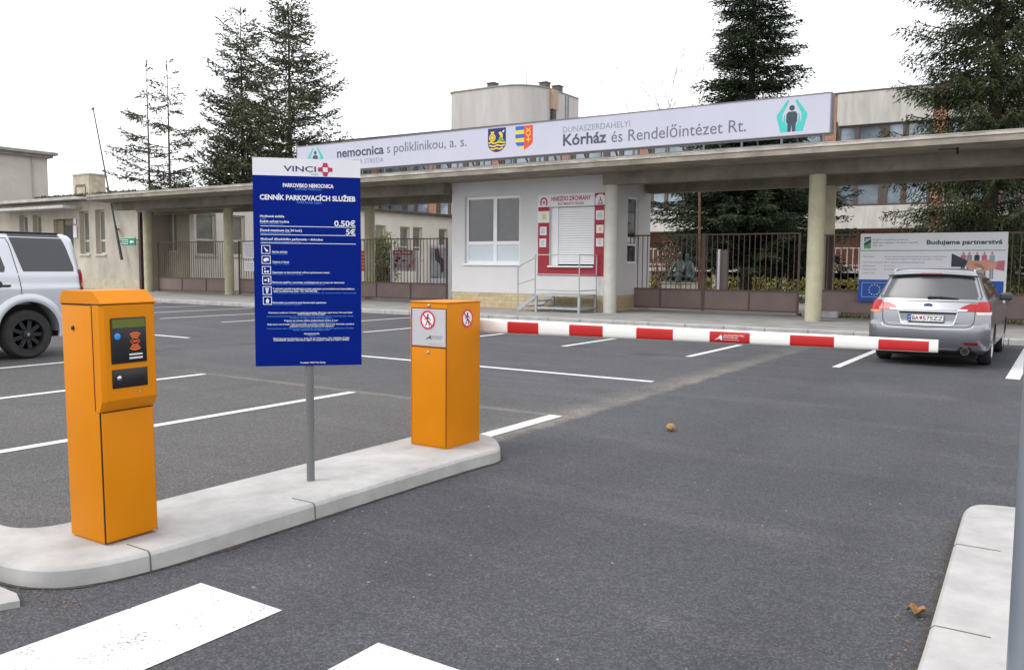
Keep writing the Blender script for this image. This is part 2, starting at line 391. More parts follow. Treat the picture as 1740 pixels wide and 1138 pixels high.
# painted markings
g = MB(); Zp = .004
def mark(x0, x1, y0, y1): g.poly([(x0, y0, Zp), (x1, y0, Zp), (x1, y1, Zp), (x0, y1, Zp)])
for x in (-7.15, -9.98, -12.83, -15.68): mark(x - .06, x + .06, 2.9, 7.36)
mark(-22.0, -15.1, 10.72, 10.85); mark(-10.1, -4.6, 10.33, 10.46)
for x, y0, y1 in ((-2.98, 13.65, 19.3), (-5.42, 13.7, 16.45), (-8.07, 14.0, 16.35), (-10.66, 14.1, 16.3), (-13.37, 14.1, 16.4), (-16.1, 14.1, 19.1), (-18.5, 14.2, 17.5), (-21.0, 14.1, 17.7), (-23.7, 14.0, 19.5), (-26.4, 14.0, 19.6), (-29.1, 14, 19.6)): mark(x - .06, x + .06, y0, y1)
mark(-.70, -.52, 13.69, 19.3)
mark(-4.42, -4.27, 5.6, 7.42)
struct(obj('parking_lines', g, PAINT))
g = MB(); 
for x in (-3.41, -2.27, -1.13): mark(x, x + .57, -1.2, 2.47)
for x in (-4.55,): pass
struct(obj('crosswalk_stripes', g, PAINT))

def kerbed(name, pts, h, label=None):
    """raised kerb island: outline, chamfered rim"""
    n = len(pts); P = [Vector((p[0], p[1])) for p in pts]; area = sum(P[i].x * P[(i + 1) % n].y - P[(i + 1) % n].x * P[i].y for i in range(n))
    sg = 1 if area > 0 else -1
    def inset(d):
        out = []
        for i in range(n):
            e0 = (P[i] - P[i - 1]).normalized(); e1 = (P[(i + 1) % n] - P[i]).normalized()
            n0 = Vector((-e0.y, e0.x)) * sg; n1 = Vector((-e1.y, e1.x)) * sg; b = n0 + n1
            b = b / max(b.length_squared, .2) * 2; out.append(P[i] + b * d)
        return out
    m = MB(); rings = [(0, -.03), (.005, h - .020), (.012, h - .009), (.022, h)]
    vs = []
    for d, z in rings: vs += [(q.x, q.y, z) for q in inset(d)]
    fs = []
    for k in range(len(rings) - 1):
        for i in range(n): fs.append((k * n + i, k * n + (i + 1) % n, (k + 1) * n + (i + 1) % n, (k + 1) * n + i) if sg > 0 else (k * n + i, (k + 1) * n + i, (k + 1) * n + (i + 1) % n, k * n + (i + 1) % n))
    m.add(vs, fs)
    top = list(range((len(rings) - 1) * n, len(rings) * n)); m.f.append(tuple(top if sg > 0 else top[::-1])); m.m.append(0)
    o = struct(obj(name, m, KERB, smooth=18)); return o
def smooth_outline(pts, it=2):
    for _ in range(it):
        q = []
        for i in range(len(pts)):
            a, b = pts[i], pts[(i + 1) % len(pts)]
            q += [(a[0] * .75 + b[0] * .25, a[1] * .75 + b[1] * .25), (a[0] * .25 + b[0] * .75, a[1] * .25 + b[1] * .75)]
        pts = q
    return pts
ISL = [(-4.558, 5.145), (-4.558, 2.675), (-4.569, 2.387), (-4.682, 2.254), (-4.939, 2.243), (-12.348, 2.243), (-12.348, 1.935), (-4.939, 1.914), (-4.322, 1.914), (-3.972, 1.976), (-3.807, 2.161), (-3.735, 2.47), (-3.725, 2.881), (-3.704, 4.733), (-3.69, 5.12), (-3.655, 5.38), (-3.74, 5.52), (-3.96, 5.77), (-4.15, 5.82), (-4.5, 5.82), (-4.56, 5.7)]
ISLO = smooth_outline(ISL[::-1], 2); kerbed('traffic_island', ISLO, .10)
RKO = smooth_outline([(1.441, -3.087), (1.441, 5.557), (1.338, 5.906), (-0.103, 5.927), (-0.37, 5.906), (-0.473, 5.783), (-0.468, 5.454), (-0.422, 4.116), (-0.391, 3.087), (-0.34, -3.087)], 3); kerbed('kerb_island', RKO, .09)
# grime gathered along the foot of the kerbs
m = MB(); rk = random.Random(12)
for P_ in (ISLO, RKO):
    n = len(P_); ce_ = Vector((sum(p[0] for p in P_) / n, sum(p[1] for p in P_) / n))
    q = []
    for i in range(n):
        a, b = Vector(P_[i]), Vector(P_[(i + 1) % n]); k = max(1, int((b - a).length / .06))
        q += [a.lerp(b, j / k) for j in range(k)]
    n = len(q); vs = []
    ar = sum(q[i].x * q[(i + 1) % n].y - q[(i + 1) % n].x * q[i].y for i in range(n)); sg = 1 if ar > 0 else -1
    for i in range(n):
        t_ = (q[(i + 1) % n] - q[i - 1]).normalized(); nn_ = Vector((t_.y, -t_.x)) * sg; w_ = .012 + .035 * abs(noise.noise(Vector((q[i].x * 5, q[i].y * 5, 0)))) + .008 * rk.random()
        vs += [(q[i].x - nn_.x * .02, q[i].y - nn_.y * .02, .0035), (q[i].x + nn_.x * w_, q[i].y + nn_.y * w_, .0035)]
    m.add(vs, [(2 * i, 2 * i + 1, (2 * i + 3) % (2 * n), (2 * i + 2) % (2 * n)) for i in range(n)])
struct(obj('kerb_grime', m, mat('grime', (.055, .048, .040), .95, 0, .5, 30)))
# joints between the kerb stones, following the rim
def edge_x(pts, y, right):
    xs = [p[0] + (q[0] - p[0]) * (y - p[1]) / (q[1] - p[1]) for p, q in zip(pts, pts[1:] + pts[:1]) if (p[1] - y) * (q[1] - y) < 0]
    return max(xs) if right else min(xs)
m = MB()
for P_, ys_, right, h, ln in ((ISLO, (2.43, 3.50), True, .10, .20), (RKO, (3.72, 4.92), False, .09, .22)):
    for y in ys_:
        x = edge_x(P_, y, right); sg = 1 if right else -1; e = .0022
        prof = [(x - sg * ln, h + e), (x - sg * .022, h + e), (x - sg * .012 + sg * e, h - .009 + e), (x - sg * .005 + sg * e, h - .020), (x + sg * e, .0), (x - sg * .02, .0), (x - sg * .03, h - .03), (x - sg * ln, h - .01)]
        m.prism(prof, 'y', y - .0035, y + .0035)
struct(obj('kerb_joints', m, mat('joint_dirt', (.12, .115, .10), .95)))
m = MB(); rr = random.Random(5)
pts = [(-3.78 + .06 * math.cos(t) * (1 + .3 * rr.random()) - .14, 1.80 + .055 * math.sin(t) * (1 + .3 * rr.random())) for t in np.linspace(0, 2 * math.pi, 14)[:-1]]
m.prism([(-4.6, 1.66), (-4.0, 1.70), (-3.86, 1.77), (-3.83, 1.84), (-3.93, 1.875), (-4.6, 1.86)], 'z', -.01, .03); struct(obj('concrete_lip', m, KERB))

# loose leaves and grit along the kerbs
def leaf_patch(name, spots, matl, rng):
    m = MB()
    for (x, y, z, r) in spots:
        a = rng.random() * 6.28; t = rng.uniform(-.5, .5); u = Vector((math.cos(a), math.sin(a), .25 * t)) * r; w = Vector((-math.sin(a), math.cos(a), .35)) * r * rng.uniform(.3, .6)
        c = Vector((x, y, z)); m.add([c - u, c - w * .8 + Vector((0, 0, .003)), c + u, c + w * .8], [(0, 1, 2, 3)])
    return obj(name, m, matl)
rng = random.Random(3); sp = []
for i in range(150):
    t = rng.random(); y = 3.0 + 2.2 * t; sp.append((-.46 - .09 * abs(rng.gauss(0, .7)), y, .012, rng.uniform(.003, .011)))
for i in range(110): sp.append((-3.80 + rng.uniform(-.28, .22), 1.93 + rng.uniform(-.06, .08), .008, rng.uniform(.003, .009)))
for i in range(60): sp.append((rng.uniform(-9, -.6), rng.uniform(3.0, 13), .008, rng.uniform(.004, .011)))
o = leaf_patch('leaf_litter', sp, LEAFY, rng); tag(o, 'scattered bits of dry leaf lying along the kerbs and on the asphalt', 'leaf litter', kind='stuff')
m = MB(); bm = bmesh.new(); bmesh.ops.create_icosphere(bm, subdivisions=3, radius=.043)
for v in bm.verts: v.co *= 1 + .16 * noise.noise(v.co * 40); v.co.z *= .85
bm.transform(Matrix.Translation((-3.06, 7.35, .036))); m.bm(bm)
tag(obj('stone', m, mat('ochre_stone', (.30, .19, .075), .9, 0, .4, 30), smooth=60), 'small ochre stone lying alone in the middle of the asphalt lane', 'stone')
m = MB(); rows = []
for i in range(7):
    t = i / 6; rows.append([(-.495 + .075 * (t - .5) , 4.02 + .045 * s * (1 - abs(2 * t - 1) ** 2) , .015 + .02 * abs(s) + .012 * math.sin(t * 9)) for s in (-1, -.5, 0, .5, 1)])
m.grid(rows); tag(obj('dry_leaf', m, mat('dry_leaf', (.30, .16, .06), .8, 0, .5, 40), smooth=60), 'curled brown leaf lying against the right kerb', 'leaf')

# ================================================================== FOREGROUND THINGS
# ---- ticket machine
t = thing('ticket_machine', 'orange parking ticket machine with black card reader at the near end of the kerb island', 'ticket machine', (-4.045, 2.43, .14))
m = MB(); m.box(-4.205, -3.905, 2.285, 2.575, .15, 1.325, bev=.006); m.box(-4.19, -3.93, 2.295, 2.565, .139, .151); obj('cabinet', m, ORANGE, t, 40)
m = MB(); m.box(-3.9055, -3.893, 2.292, 2.568, .155, .797, bev=.003); dd = obj('door', m, ORANGE, t, 40)
m = MB(); m.box(-3.9052, -3.900, 2.2875, 2.2922, .15, .80); m.box(-3.9052, -3.900, 2.5678, 2.572, .15, .80); m.box(-3.90, -3.896, 2.30, 2.56, .7975, .801); obj('door_gap', m, DARK, t)
m = MB()      # hood with bevelled rim and a sloped underside
prof = [(-3.93, 1.325), (-3.856, 1.325), (-3.853, 1.318), (-3.853, .862), (-3.856, .855), (-3.8945, .806), (-3.93, .806)]
ys = [2.2825, 2.300, 2.560, 2.5775]
rows = []
for y, ins in ((2.2825, .018), (2.2995, 0), (2.5605, 0), (2.5775, .018)):
    rows.append([(min(x, -3.853 - ins) if x > -3.90 else x, y, z) for x, z in prof])
n = len(prof); vs = [v for r in rows for v in r]; fs = []
for k in range(3):
    for i in range(n): fs.append((k * n + i, k * n + (i + 1) % n, (k + 1) * n + (i + 1) % n, (k + 1) * n + i))
fs += [tuple(range(n - 1, -1, -1)), tuple(range(3 * n, 4 * n))]
bm = bmesh.new(); vv = [bm.verts.new(v) for v in vs]
for f in fs: bm.faces.new([vv[i] for i in f])
bmesh.ops.recalc_face_normals(bm, faces=bm.faces[:]); m.bm(bm); obj('hood', m, ORANGE, t, 20)
m = MB(); m.box(-3.9295, -3.9265, 2.280, 2.2815, .81, 1.325); m.box(-4.2, -3.86, 2.2828, 2.5772, 1.3252, 1.3292); obj('seam', m, DARK, t)
m = MB()      # lid: a slanted front and back between upright sides
m.prism([(-4.209, 1.3295), (-3.850, 1.3295), (-3.850, 1.334), (-3.922, 1.394), (-4.186, 1.394), (-4.209, 1.350)], 'y', 2.2815, 2.5785)
bm = bmesh.new(); vv = [bm.verts.new(v) for v in m.v]
for f in m.f: bm.faces.new([vv[i] for i in f])
bmesh.ops.bevel(bm, geom=bm.edges[:], offset=.003, segments=2, affect='EDGES'); m = MB(); m.bm(bm); obj('lid', m, ORANGE, t, 30)
m = MB(); m.box(-3.854, -3.846, 2.328, 2.515, 1.038, 1.262, bev=.004); pnl = obj('reader_panel', m, BLACKP, t, 40)
O = (-3.8445, 2.328, 1.038); U = (0, 1, 0); V = (0, 0, 1)
def sub(name, mb, mt, par, sm=None): return obj(name, mb, mt, par, sm)
m = MB(); m.box(-3.847, -3.8445, 2.336, 2.507, 1.213, 1.254); sub('display', m, LCDG, pnl)
m = MB(); m.lathe([(.016, -3.8465), (.016, -3.843), (.011, -3.841)], (0, 2.359, 1.172), 'x', 20); sub('button', m, mat('blue_button', (.02, .25, .75), .3), pnl, 40)
m = MB()
for r in (.030, .041, .052):
    put_ring(m, .124, .098, r - .006, r, O, U, V, 0, 0, 10, R(55), R(125)); put_ring(m, .124, .113, r - .006, r, O, U, V, 0, 0, 10, R(235), R(305))
put_text(m, 'CARD', O, U, V, .098, .150, .098, .015, .01); sub('card_mark', m, mat('orange_red_print', (.85, .16, .03), .4), pnl)
m = MB(); m.box(-3.8465, -3.8435, 2.418, 2.49, 1.074, 1.083, bev=.002); m.box(-3.8465, -3.8435, 2.418, 2.49, 1.056, 1.066, bev=.002); sub('card_slot', m, mat('slot_silver', (.62, .62, .64), .35, .4), pnl)
m = MB(); m.box(-3.854, -3.848, 2.329, 2.516, .918, 1.010, bev=.004); lp = obj('lock_panel', m, BLACKP, t, 40)
m = MB(); m.lathe([(.012, -3.849), (.012, -3.844), (.008, -3.842)], (0, 2.362, .967), 'x', 18); sub('keyhole', m, CHROME, lp, 40)
m = MB(); m.lathe([(.006, -3.854), (.006, -3.851)], (0, 2.47, .89), 'x', 14); obj('screw', m, STEEL, t, 40)
m = MB(); m.lathe([(.011, 2.286), (.011, 2.279), (.006, 2.277)], (-4.10, 0, 1.21), 'y', 16); obj('side_lock', m, BLACKP, t, 40)

t.rotation_euler = (R(.35), R(-.5), 0)
def settle(o):     # sits on the 0.10 m island; measured sizes are 2.9 % up
    o.scale = (1.029,) * 3; o.location = (o.location.x * 1.029, o.location.y * 1.029, 1.53 + (o.location.z - 1.53) * 1.029)
settle(t)
# ---- barrier gate
t = thing('barrier_gate', 'orange barrier cabinet with long red and white arm lowered across the lane', 'barrier', (-4.065, 5.2, .14))
bx0, bx1, by0, by1 = -4.235, -3.880, 4.99, 5.42
m = MB(); m.box(bx0, bx1, by0, by1, .139, 1.245, bev=.007); m.box(bx0 - .003, bx1 + .003, by0 - .003, by1 + .003, 1.2455, 1.256, bev=.004); obj('cabinet', m, ORANGE, t, 40)
m = MB(); m.box(bx0 + .018, bx1 - .008, by0 - .006, by0 - .0005, .155, .905, bev=.002); dr = obj('door', m, ORANGE, t, 40)
m = MB(); m.lathe([(.011, by0 - .006), (.011, by0 - .010), (.006, by0 - .012)], (-4.055, 0, .87), 'y', 16); sub('lock', m, CHROME, dr, 40)
m = MB(); m.box(bx0 + .012, bx1 - .002, by0 - .002, by0 - .0004, .906, .912); m.box(bx0 + .012, bx0 + .017, by0 - .002, by0 - .0004, .155, 1.2); m.box(bx1 - .0075, bx1 - .0035, by0 - .002, by0 - .0004, .155, 1.2); m.box(bx0 + .012, bx1 - .004, by0 - .002, by0 - .0004, 1.2035, 1.2075); obj('door_gap', m, DARK, t)
m = MB(); m.lathe([(.011, by0 - .0005), (.011, by0 - .006), (.006, by0 - .008)], (-4.05, 0, 1.226), 'y', 16); obj('top_lock', m, CHROME, t, 40)
m = MB(); m.box(bx0 + .022, bx1 - .010, by0 - .005, by0 - .0005, .920, 1.200); pl = obj('front_plate', m, GREYP, t)
# no-pedestrians roundel: ring, bar, walking figure
def roundel(O, U, V, r, par, sx=1.):
    m = MB(); put_poly(m, [(x * sx, y) for x, y in disc(0, 0, r, 32)], O, U, V, 0, 0)
    put_ring(m, 0, 0, r * .80, r, O, U, V, 1, .0012, 36, sx=sx)
    q = r * .8 * sx / .8
    put_poly(m, [(x * sx, y) for x, y in disc(.04 * r, .52 * r, .13 * r, 12)], O, U, V, 2, .0006)
    for a, b, w in (((0, .38), (-.02, -.08), .24), ((.0, -.05), (.20, -.38), .14), ((.20, -.38), (.24, -.66), .12), ((-.03, -.05), (-.12, -.36), .14), ((-.12, -.36), (-.32, -.62), .12),
                    ((.06, .34), (.32, .08), .10), ((-.06, .34), (-.30, .06), .10), ((.32, .08), (.40, -.06), .09), ((-.30, .06), (-.42, .1), .09)):
        put_line(m, (a[0] * r * sx, a[1] * r), (b[0] * r * sx, b[1] * r), w * r, O, U, V, 2, .0006)
    c = .86 * r * .707; put_line(m, (-c * sx, c), (c * sx, -c), .16 * r, O, U, V, 1, .0018)
    return obj('no_entry_roundel', m, [PAPER, mat('signal_red', (.62, .02, .06), .4), SLATE], par)
O = (-4.06, by0 - .0065, 1.117); roundel(O, FX, FZ, .072, pl)
m = MB(); O = (-4.08, by0 - .0065, .97)
put_poly(m, [(0, 0), (.012, 0), (.045, .034), (.045, .028), (.055, .028), (.055, 0), (.045, 0), (.045, .008), (.030, .008)], O, FX, FZ)
put_text(m, 'AUTOMATIC', O, FX, FZ, .062, .165, .021, .009); put_text(m, 'SYSTEMS', O, FX, FZ, .062, .150, .006, .009); put_text(m, 'www.automatic.sk', O, FX, FZ, .025, .165, -.036, .006)
obj('maker_lettering', m, mat('dark_grey_print', (.10, .10, .11), .5), pl)
roundel((bx1 + .0015, 5.245, 1.125), (0, 1, 0), (0, 0, 1), .072, t)
m = MB(); A0 = Vector((-4.06, 5.505, 1.052)); A1 = Vector((-.655, 5.715, 1.062)); AX = (A1 - A0).normalized(); AN = AX.cross(Vector((0, 0, 1))).normalized(); AU = Vector((0, 0, 1))
def arm_pt(s, a, pad=0.):
    k = s / (A1 - A0).length; ry = .032 - .004 * k + pad; rz = .0585 - .0195 * k + pad
    c, d = math.cos(a), math.sin(a); p = 2 / 3.2
    return A0 + AX * s + AN * (ry * math.copysign(abs(c) ** p, c)) + AU * (rz * math.copysign(abs(d) ** p, d))
LA = (A1 - A0).length
nn = 28; rows = [[arm_pt(s, 2 * math.pi * i / nn) for i in range(nn + 1)] for s in (0, .02, LA * .5, LA - .012, LA)]
m.grid(rows); m.poly([arm_pt(LA, 2 * math.pi * i / nn) for i in range(nn)]); m.poly([arm_pt(0, 2 * math.pi * i / nn) for i in range(nn)][::-1])
m.box(-4.16, -3.96, 5.4205, 5.462, .99, 1.115, bev=.01); arm = obj('arm', m, mat('arm_white', (.74, .73, .70), .4, 0, .03, 2), t, 40)
s0 = .385
for k in range(6):
    m = MB(); a = s0 + k * .5385; b = a + .275 + (.01 if k == 5 else 0)
    for f0, f1 in ((R(-48), R(40)),): m.grid([[arm_pt(s, f0 + (f1 - f0) * i / 10, .0012) for i in range(11)] for s in np.linspace(a, b, 4)])
    sp_ = obj('red_stripe', m, REDST, arm, 60)
    if k == 3:
        m = MB(); c = A0 + AX * (a + .035) + AN * .0322; sh = tuple(AX)
        put_poly(m, [(.0, -.022), (.010, -.022), (.045, .016), (.045, .009), (.053, .009), (.053, -.022), (.044, -.022), (.044, -.014), (.026, -.014)], c, AX, AU)
        put_text(m, 'AUTOMATIC', c, AX, AU, .062, .205, .005, .013); put_text(m, 'SYSTEMS', c, AX, AU, .062, .160, -.009, .010); put_text(m, 'www.automatic.sk', c, AX, AU, .062, .17, -.022, .006)
        obj('maker_lettering', m, PAPER, sp_)

settle(t)
# ---- parking tariff board
bd = Vector((.7021, .7121, 0)); bn = Vector((.7121, -.7021, 0)); BW, BH = .655, 1.295; B0 = Vector((-4.03, 3.757, 0)) - bd * BW / 2 + bn * .03; Bz = .89
t = thing('tariff_board', 'tall blue parking price board on a grey post standing on the kerb island', 'sign board', (-4.03, 3.757, .14))
m = MB(); m.tube((-4.03, 3.757, .138), (-4.03, 3.757, 2.10), .0255, n=18); m.tube((-4.03, 3.757, .52), (-4.03, 3.757, .555), .0285, n=18); obj('post', m, mat('post_grey', (.16, .165, .17), .5, .3, .08), t, 40)
Mb = Matrix((( bd.x, -bn.x, 0, B0.x), (bd.y, -bn.y, 0, B0.y), (0, 0, 1, Bz), (0, 0, 0, 1)))
m = MB(); m.box(0, BW, 0, .004, 0, BH - .1085, M=Mb); bp_ = obj('panel', m, BLUE, t)
m = MB(); m.box(0, BW, 0, .004, BH - .108, BH, M=Mb); hp = obj('header', m, mat('header_white', (.66, .66, .70), .45, 0, .03), t)
BO = B0 + bn * .0012 + Vector((0, 0, Bz)); BU, BV = bd, Vector((0, 0, 1))
def bx(x): return (x - 45) / 527 * BW
def by(y): return (1068 - y) / 1040 * BH
W_ = MB(); L_ = MB(); H_ = MB()
put_text(H_, 'VINCI', BO, BU, BV, bx(195), bx(352), by(92) , by(65) - by(92), .012)
obj('brand_lettering', H_, NAVY, hp)
m = MB(); cx, cy, d = bx(398), by(79), .030
for dx, dy in ((0, 1), (0, -1), (1, 0), (-1, 0)):
    q = [(-.013, -.013), (.013, -.013), (.015, 0), (.013, .013), (-.013, .013), (-.015, 0)]
    put_poly(m, [(cx + dx * d + a, cy + dy * (d - .002) + b) for a, b in q], BO, BU, BV)
for dx, dy in ((1, 1), (-1, 1), (1, -1), (-1, -1)): put_line(m, (cx + dx * .011, cy + dy * .023), (cx + dx * .023, cy + dy * .011), .006, BO, BU, BV)
obj('brand_cross', m, CRIM, hp)
m = MB(); put_text(m, 'PARK', BO, BU, BV, bx(328), bx(366), by(108), .009, .01); obj('brand_suffix', m, GREYL, hp)
def line_part(nm, mt, s, x0, x1, yb, yt, off):
    q = MB(); put_text(q, s, BO, BU, BV, bx(x0), bx(x1), by(yb), by(yt) - by(yb), off); obj(nm, q, mt, bp_)
def wt(s, x0, x1, yb, yt, off=.012): line_part('white_lettering', PAPER, s, x0, x1, yb, yt, off)
def lt(s, x0, x1, yb, yt): line_part('pale_blue_lettering', LBLUE, s, x0, x1, yb, yt, .004)
wt('PARKOVISKO NEMOCNICA', 190, 438, 170, 152, .034); lt('KÓRHÁZ PARKOLÓ', 250, 378, 184, 174)
wt('CENNÍK PARKOVACÍCH SLUŽIEB', 78, 546, 234, 210, .034); lt('PARKOLÁSI DÍJAK', 258, 380, 250, 240)
wt('Hodinová sadzba', 78, 195, 321, 310, .02); lt('Óradíj', 78, 105, 331, 324); wt('Každá začatá hodina', 78, 218, 347, 336, .02); lt('Minden megkezdett óra', 78, 190, 357, 349)
wt('0,50€', 440, 545, 360, 332, .022); wt('Denné maximum (za 24 hod.)', 78, 280, 391, 379, .02); lt('Napi maximum (24 óra)', 78, 225, 401, 393)
wt('5€', 498, 545, 402, 375, .022); wt('Možnosť dlhodobého parkovania – dohodou', 80, 382, 434, 423, .02); lt('Hosszú távú parkolás megegyezés szerint', 80, 272, 445, 437)
for y in (365, 407, 449): put_poly(W_, rect(bx(79), bx(546), by(y + 1.4), by(y - 1.4)), BO, BU, BV)
I_ = MB()
rowy = [(460, 503), (512, 553), (564, 605), (613, 655), (665, 707), (716, 757)]
lines = [('Stlačte tlačidlo', 'Nyomja meg a gombot', 208, 208), ('Vyberte si lístok', 'Vegye el a jegyet', 216, 216), ('Zaparkujte na ktoromkoľvek voľnom parkovacom mieste', 'Parkoljon le bármely helyen', 414, 282),
         ('Parkovné zaplaťte v automate, nachádzajúcom pri vstupe do nemocnice', 'A parkolási díjat az automatánál fizesse', 488, 390), ('V prípade potreby kontaktujte prosím operátora prostredníctvom komunikátora', 'Probléma esetén hívja a kezelőt az interkomon keresztül', 538, 546),
         ('Parkovisko je monitorované kamerovým systémom', 'A parkoló kamerával megfigyelt', 396, 275)]
for k, ((ya, yb), (s1, s2, e1, e2)) in enumerate(zip(rowy, lines)):
    x0, x1 = 82 + k * .8, 125 + k * .8; w = 3
    for r_ in (rect(bx(x0), bx(x1), by(ya), by(ya + w)), rect(bx(x0), bx(x1), by(yb - w), by(yb)), rect(bx(x0), bx(x0 + w), by(yb - w), by(ya + w)), rect(bx(x1 - w), bx(x1), by(yb - w), by(ya + w))):
        put_poly(I_, r_, BO, BU, BV)
    c = (x0 + x1) / 2; my = (ya + yb) / 2
    P = lambda pts: put_poly(I_, [(bx(c + a), by(my + b)) for a, b in pts], BO, BU, BV)
    if k == 0: P([(-10, -10), (-7, -12), (2, -2), (10, 2), (11, 10), (3, 12), (-2, 6), (-4, 0)])
    if k == 1: P([(-12, -6), (2, -10), (12, -8), (12, 6), (4, 4), (-2, 10), (-12, 8)])
    if k == 2: P([(-11, 2), (-2, 2), (-2, 12), (-11, 12)]); P([(2, 2), (11, 2), (11, 12), (2, 12)]); P([(-11, -11), (-5, -11), (-5, -5), (-11, -5)])
    if k == 3: P([(-12, -3), (-2, -6), (-2, 6), (-12, 4)]); P([(5, -10), (12, -10), (12, 10), (5, 10)])
    if k == 4: P([(-9, -12), (9, -12), (9, -5), (-9, -5)]); P([(-6, -3), (6, -3), (4, 13), (-4, 13)])
    if k == 5: P([(-6, 12), (-8, 0), (-3, -8), (1, -12), (4, -8), (8, 0), (6, 12)])
    yy = yb - 12
    if k == 4:
        wt(s1, 134, e1, 681, 672, .016); wt('alebo na telefónnom čísle: +421 000 000 000', 137, 352, 693, 684, .016); lt(s2, 140, e2, 701, 695)
    else: wt(s1, 133, e1, yy + 6, yy - 3, .016); lt(s2, 133, e2, yy + 14, yy + 8)
obj('pictogram', I_, PAPER, bp_)
for s, x0, x1, y, w in (('Parkovanie vozidla do 15 minút po vjazde bez poplatku. Platí jeden vjazd denne. Parkovací lístok', 112, 527, 801, 1), ('starostlivo uschovajte', 255, 390, 809, 1), ('A jármű parkolása behajtás után 15 percig díjmentes. Naponta egyszer vehető igénybe. Kérjük', 102, 533, 819, 0), ('őrizze meg a parkolójegyet', 215, 425, 828, 0),
                         ('Pokuta za stratu alebo poškodenie lístka: 5 eur', 188, 455, 841, 1), ('Elveszett vagy megsérült jegy díja', 200, 440, 849, 0), ('Platby kartou nad 24 hodín. Vjazd na parkovisko je povolený vozidlám do 3,5 tony. Parkovisko nestrážené', 105, 535, 860, 1), ('poplatok za parkovné uhraďte pred odjazdom', 215, 432, 870, 1),
                         ('A kártyás fizetés után a kijárat nyitva. A parkolóba a behajtás 3,5 tonnáig engedélyezett, őrizetlen', 102, 533, 881, 0), ('kérjük fizessen az elindulás előtt', 230, 412, 889, 0), ('PREVÁDZKOVATEĽ:', 284, 362, 909, 1), ('ÜZEMELTETŐ:', 300, 345, 917, 0),
                         ('VINCI Park Services Slovakia s.r.o., Krížna 47, 811 07 Bratislava, IČO: 00000000, IČ DPH:', 132, 512, 932, 1), ('SK0000000000, zapísaná v obchodnom registri OS Bratislava I, oddiel Sro, vložka č. 00000/B', 135, 508, 941, 1), ('Prevádzka VINCI Park Služby', 265, 390, 1056, 1)):
    (wt if w else lt)(s, x0, x1, y, y - 7.5, *((.016,) if w else ()))
obj('ruled_lines', W_, PAPER, bp_)

settle(t)
# ---- grey post beside the camera
m = MB(); m.tube((-.064, 3.25, .085), (-.064, 3.25, 3.2), .052, n=28); tag(obj('steel_post', m, mat('post_zinc', (.20, .225, .26), .4, .4, .05, 4), smooth=60), 'plain galvanised steel post rising from the right kerb island', 'post')

# ================================================================== CARS
def interp(tab, z, k):
    zs = [r[0] for r in tab]; vs = [r[k] for r in tab]
    return float(np.interp(z, zs, vs))
class Shell:
    """tab rows: z, half width, y rear, y front, rear corner r, front corner r"""
    def __init__(s, tab, crown=.03): s.t = tab; s.c = crown
    def ring(s, z, nC=8, nS=26, nE=10):
        w, yr, yf, rc, rf = [interp(s.t, z, k) for k in range(1, 6)]; p = []
        def E(x0, y0, x1, y1, n): return [(x0 + (x1 - x0) * i / n, y0 + (y1 - y0) * i / n) for i in range(n)]
        def C(cx, cy, r, a0): return [(cx + r * math.cos(a0 + math.pi / 2 * i / nC), cy + r * math.sin(a0 + math.pi / 2 * i / nC)) for i in range(nC)]
        p += E(-w + rc, yr, w - rc, yr, nE) + C(w - rc, yr + rc, rc, -math.pi / 2) + E(w, yr + rc, w, yf - rf, nS) + C(w - rf, yf - rf, rf, 0) + E(w - rf, yf, -w + rf, yf, nE) + C(-w + rf, yf - rf, rf, math.pi / 2) + E(-w, yf - rf, -w, yr + rc, nS) + C(-w + rc, yr + rc, rc, math.pi)
        return [(x, y + s.c * (x / w) ** 2 * (1 if y < (yr + yf) / 2 else -1), z) for x, y in p]
    def body(s, zs, lip=.0):
        m = MB(); R_ = [s.ring(z) for z in zs]; n = len(R_[0]); fs = []
        for k in range(len(zs) - 1):
            for i in range(n): fs.append((k * n + i, k * n + (i + 1) % n, (k + 1) * n + (i + 1) % n, (k + 1) * n + i))
        fs += [tuple(range(n - 1, -1, -1)), tuple(range((len(zs) - 1) * n, len(zs) * n))]
        return m.add([v for r in R_ for v in r], fs)
    def rear(s, x, z, off=.004):
        w, yr, yf, rc = [interp(s.t, z, k) for k in range(1, 5)]; a = min(abs(x), w - .0005); q = a - (w - rc)
        y = yr + (rc - math.sqrt(max(0, rc * rc - q * q)) if q > 0 else 0) + s.c * (a / w) ** 2
        nx = max(0, q / rc); return Vector((x + math.copysign(nx * off, x), y - off * math.sqrt(max(0, 1 - nx * nx)), z))
    def rpatch(s, pts, off=.004, nz=6, nx=10):
        """pts: [(z, x_left, x_right)...] rising z"""
        zs = np.linspace(pts[0][0], pts[-1][0], nz); rows = []
        for z in zs:
            a = np.interp(z, [p[0] for p in pts], [p[1] for p in pts]); b = np.interp(z, [p[0] for p in pts], [p[2] for p in pts])
            rows.append([s.rear(a + (b - a) * i / nx, z, off) for i in range(nx + 1)])
        return MB().grid(rows)
    def side(s, y, z, sx, off=.004):
        w, yr, yf, rc, rf = [interp(s.t, z, k) for k in range(1, 6)]; x = w; q = (yr + rc) - y
        if q > 0: x = w - rc + math.sqrt(max(0, rc * rc - min(q, rc) ** 2))
        return Vector((sx * (x + off), y + s.c * 0, z))
    def spatch(s, pts, sx, off=.004, nz=6, ny=10):
        rows = []
        for z in np.linspace(pts[0][0], pts[-1][0], nz):
            a = np.interp(z, [p[0] for p in pts], [p[1] for p in pts]); b = np.interp(z, [p[0] for p in pts], [p[2] for p in pts])
            rows.append([s.side(a + (b - a) * i / ny, z, sx, off) for i in range(ny + 1)])
        return MB().grid(rows)
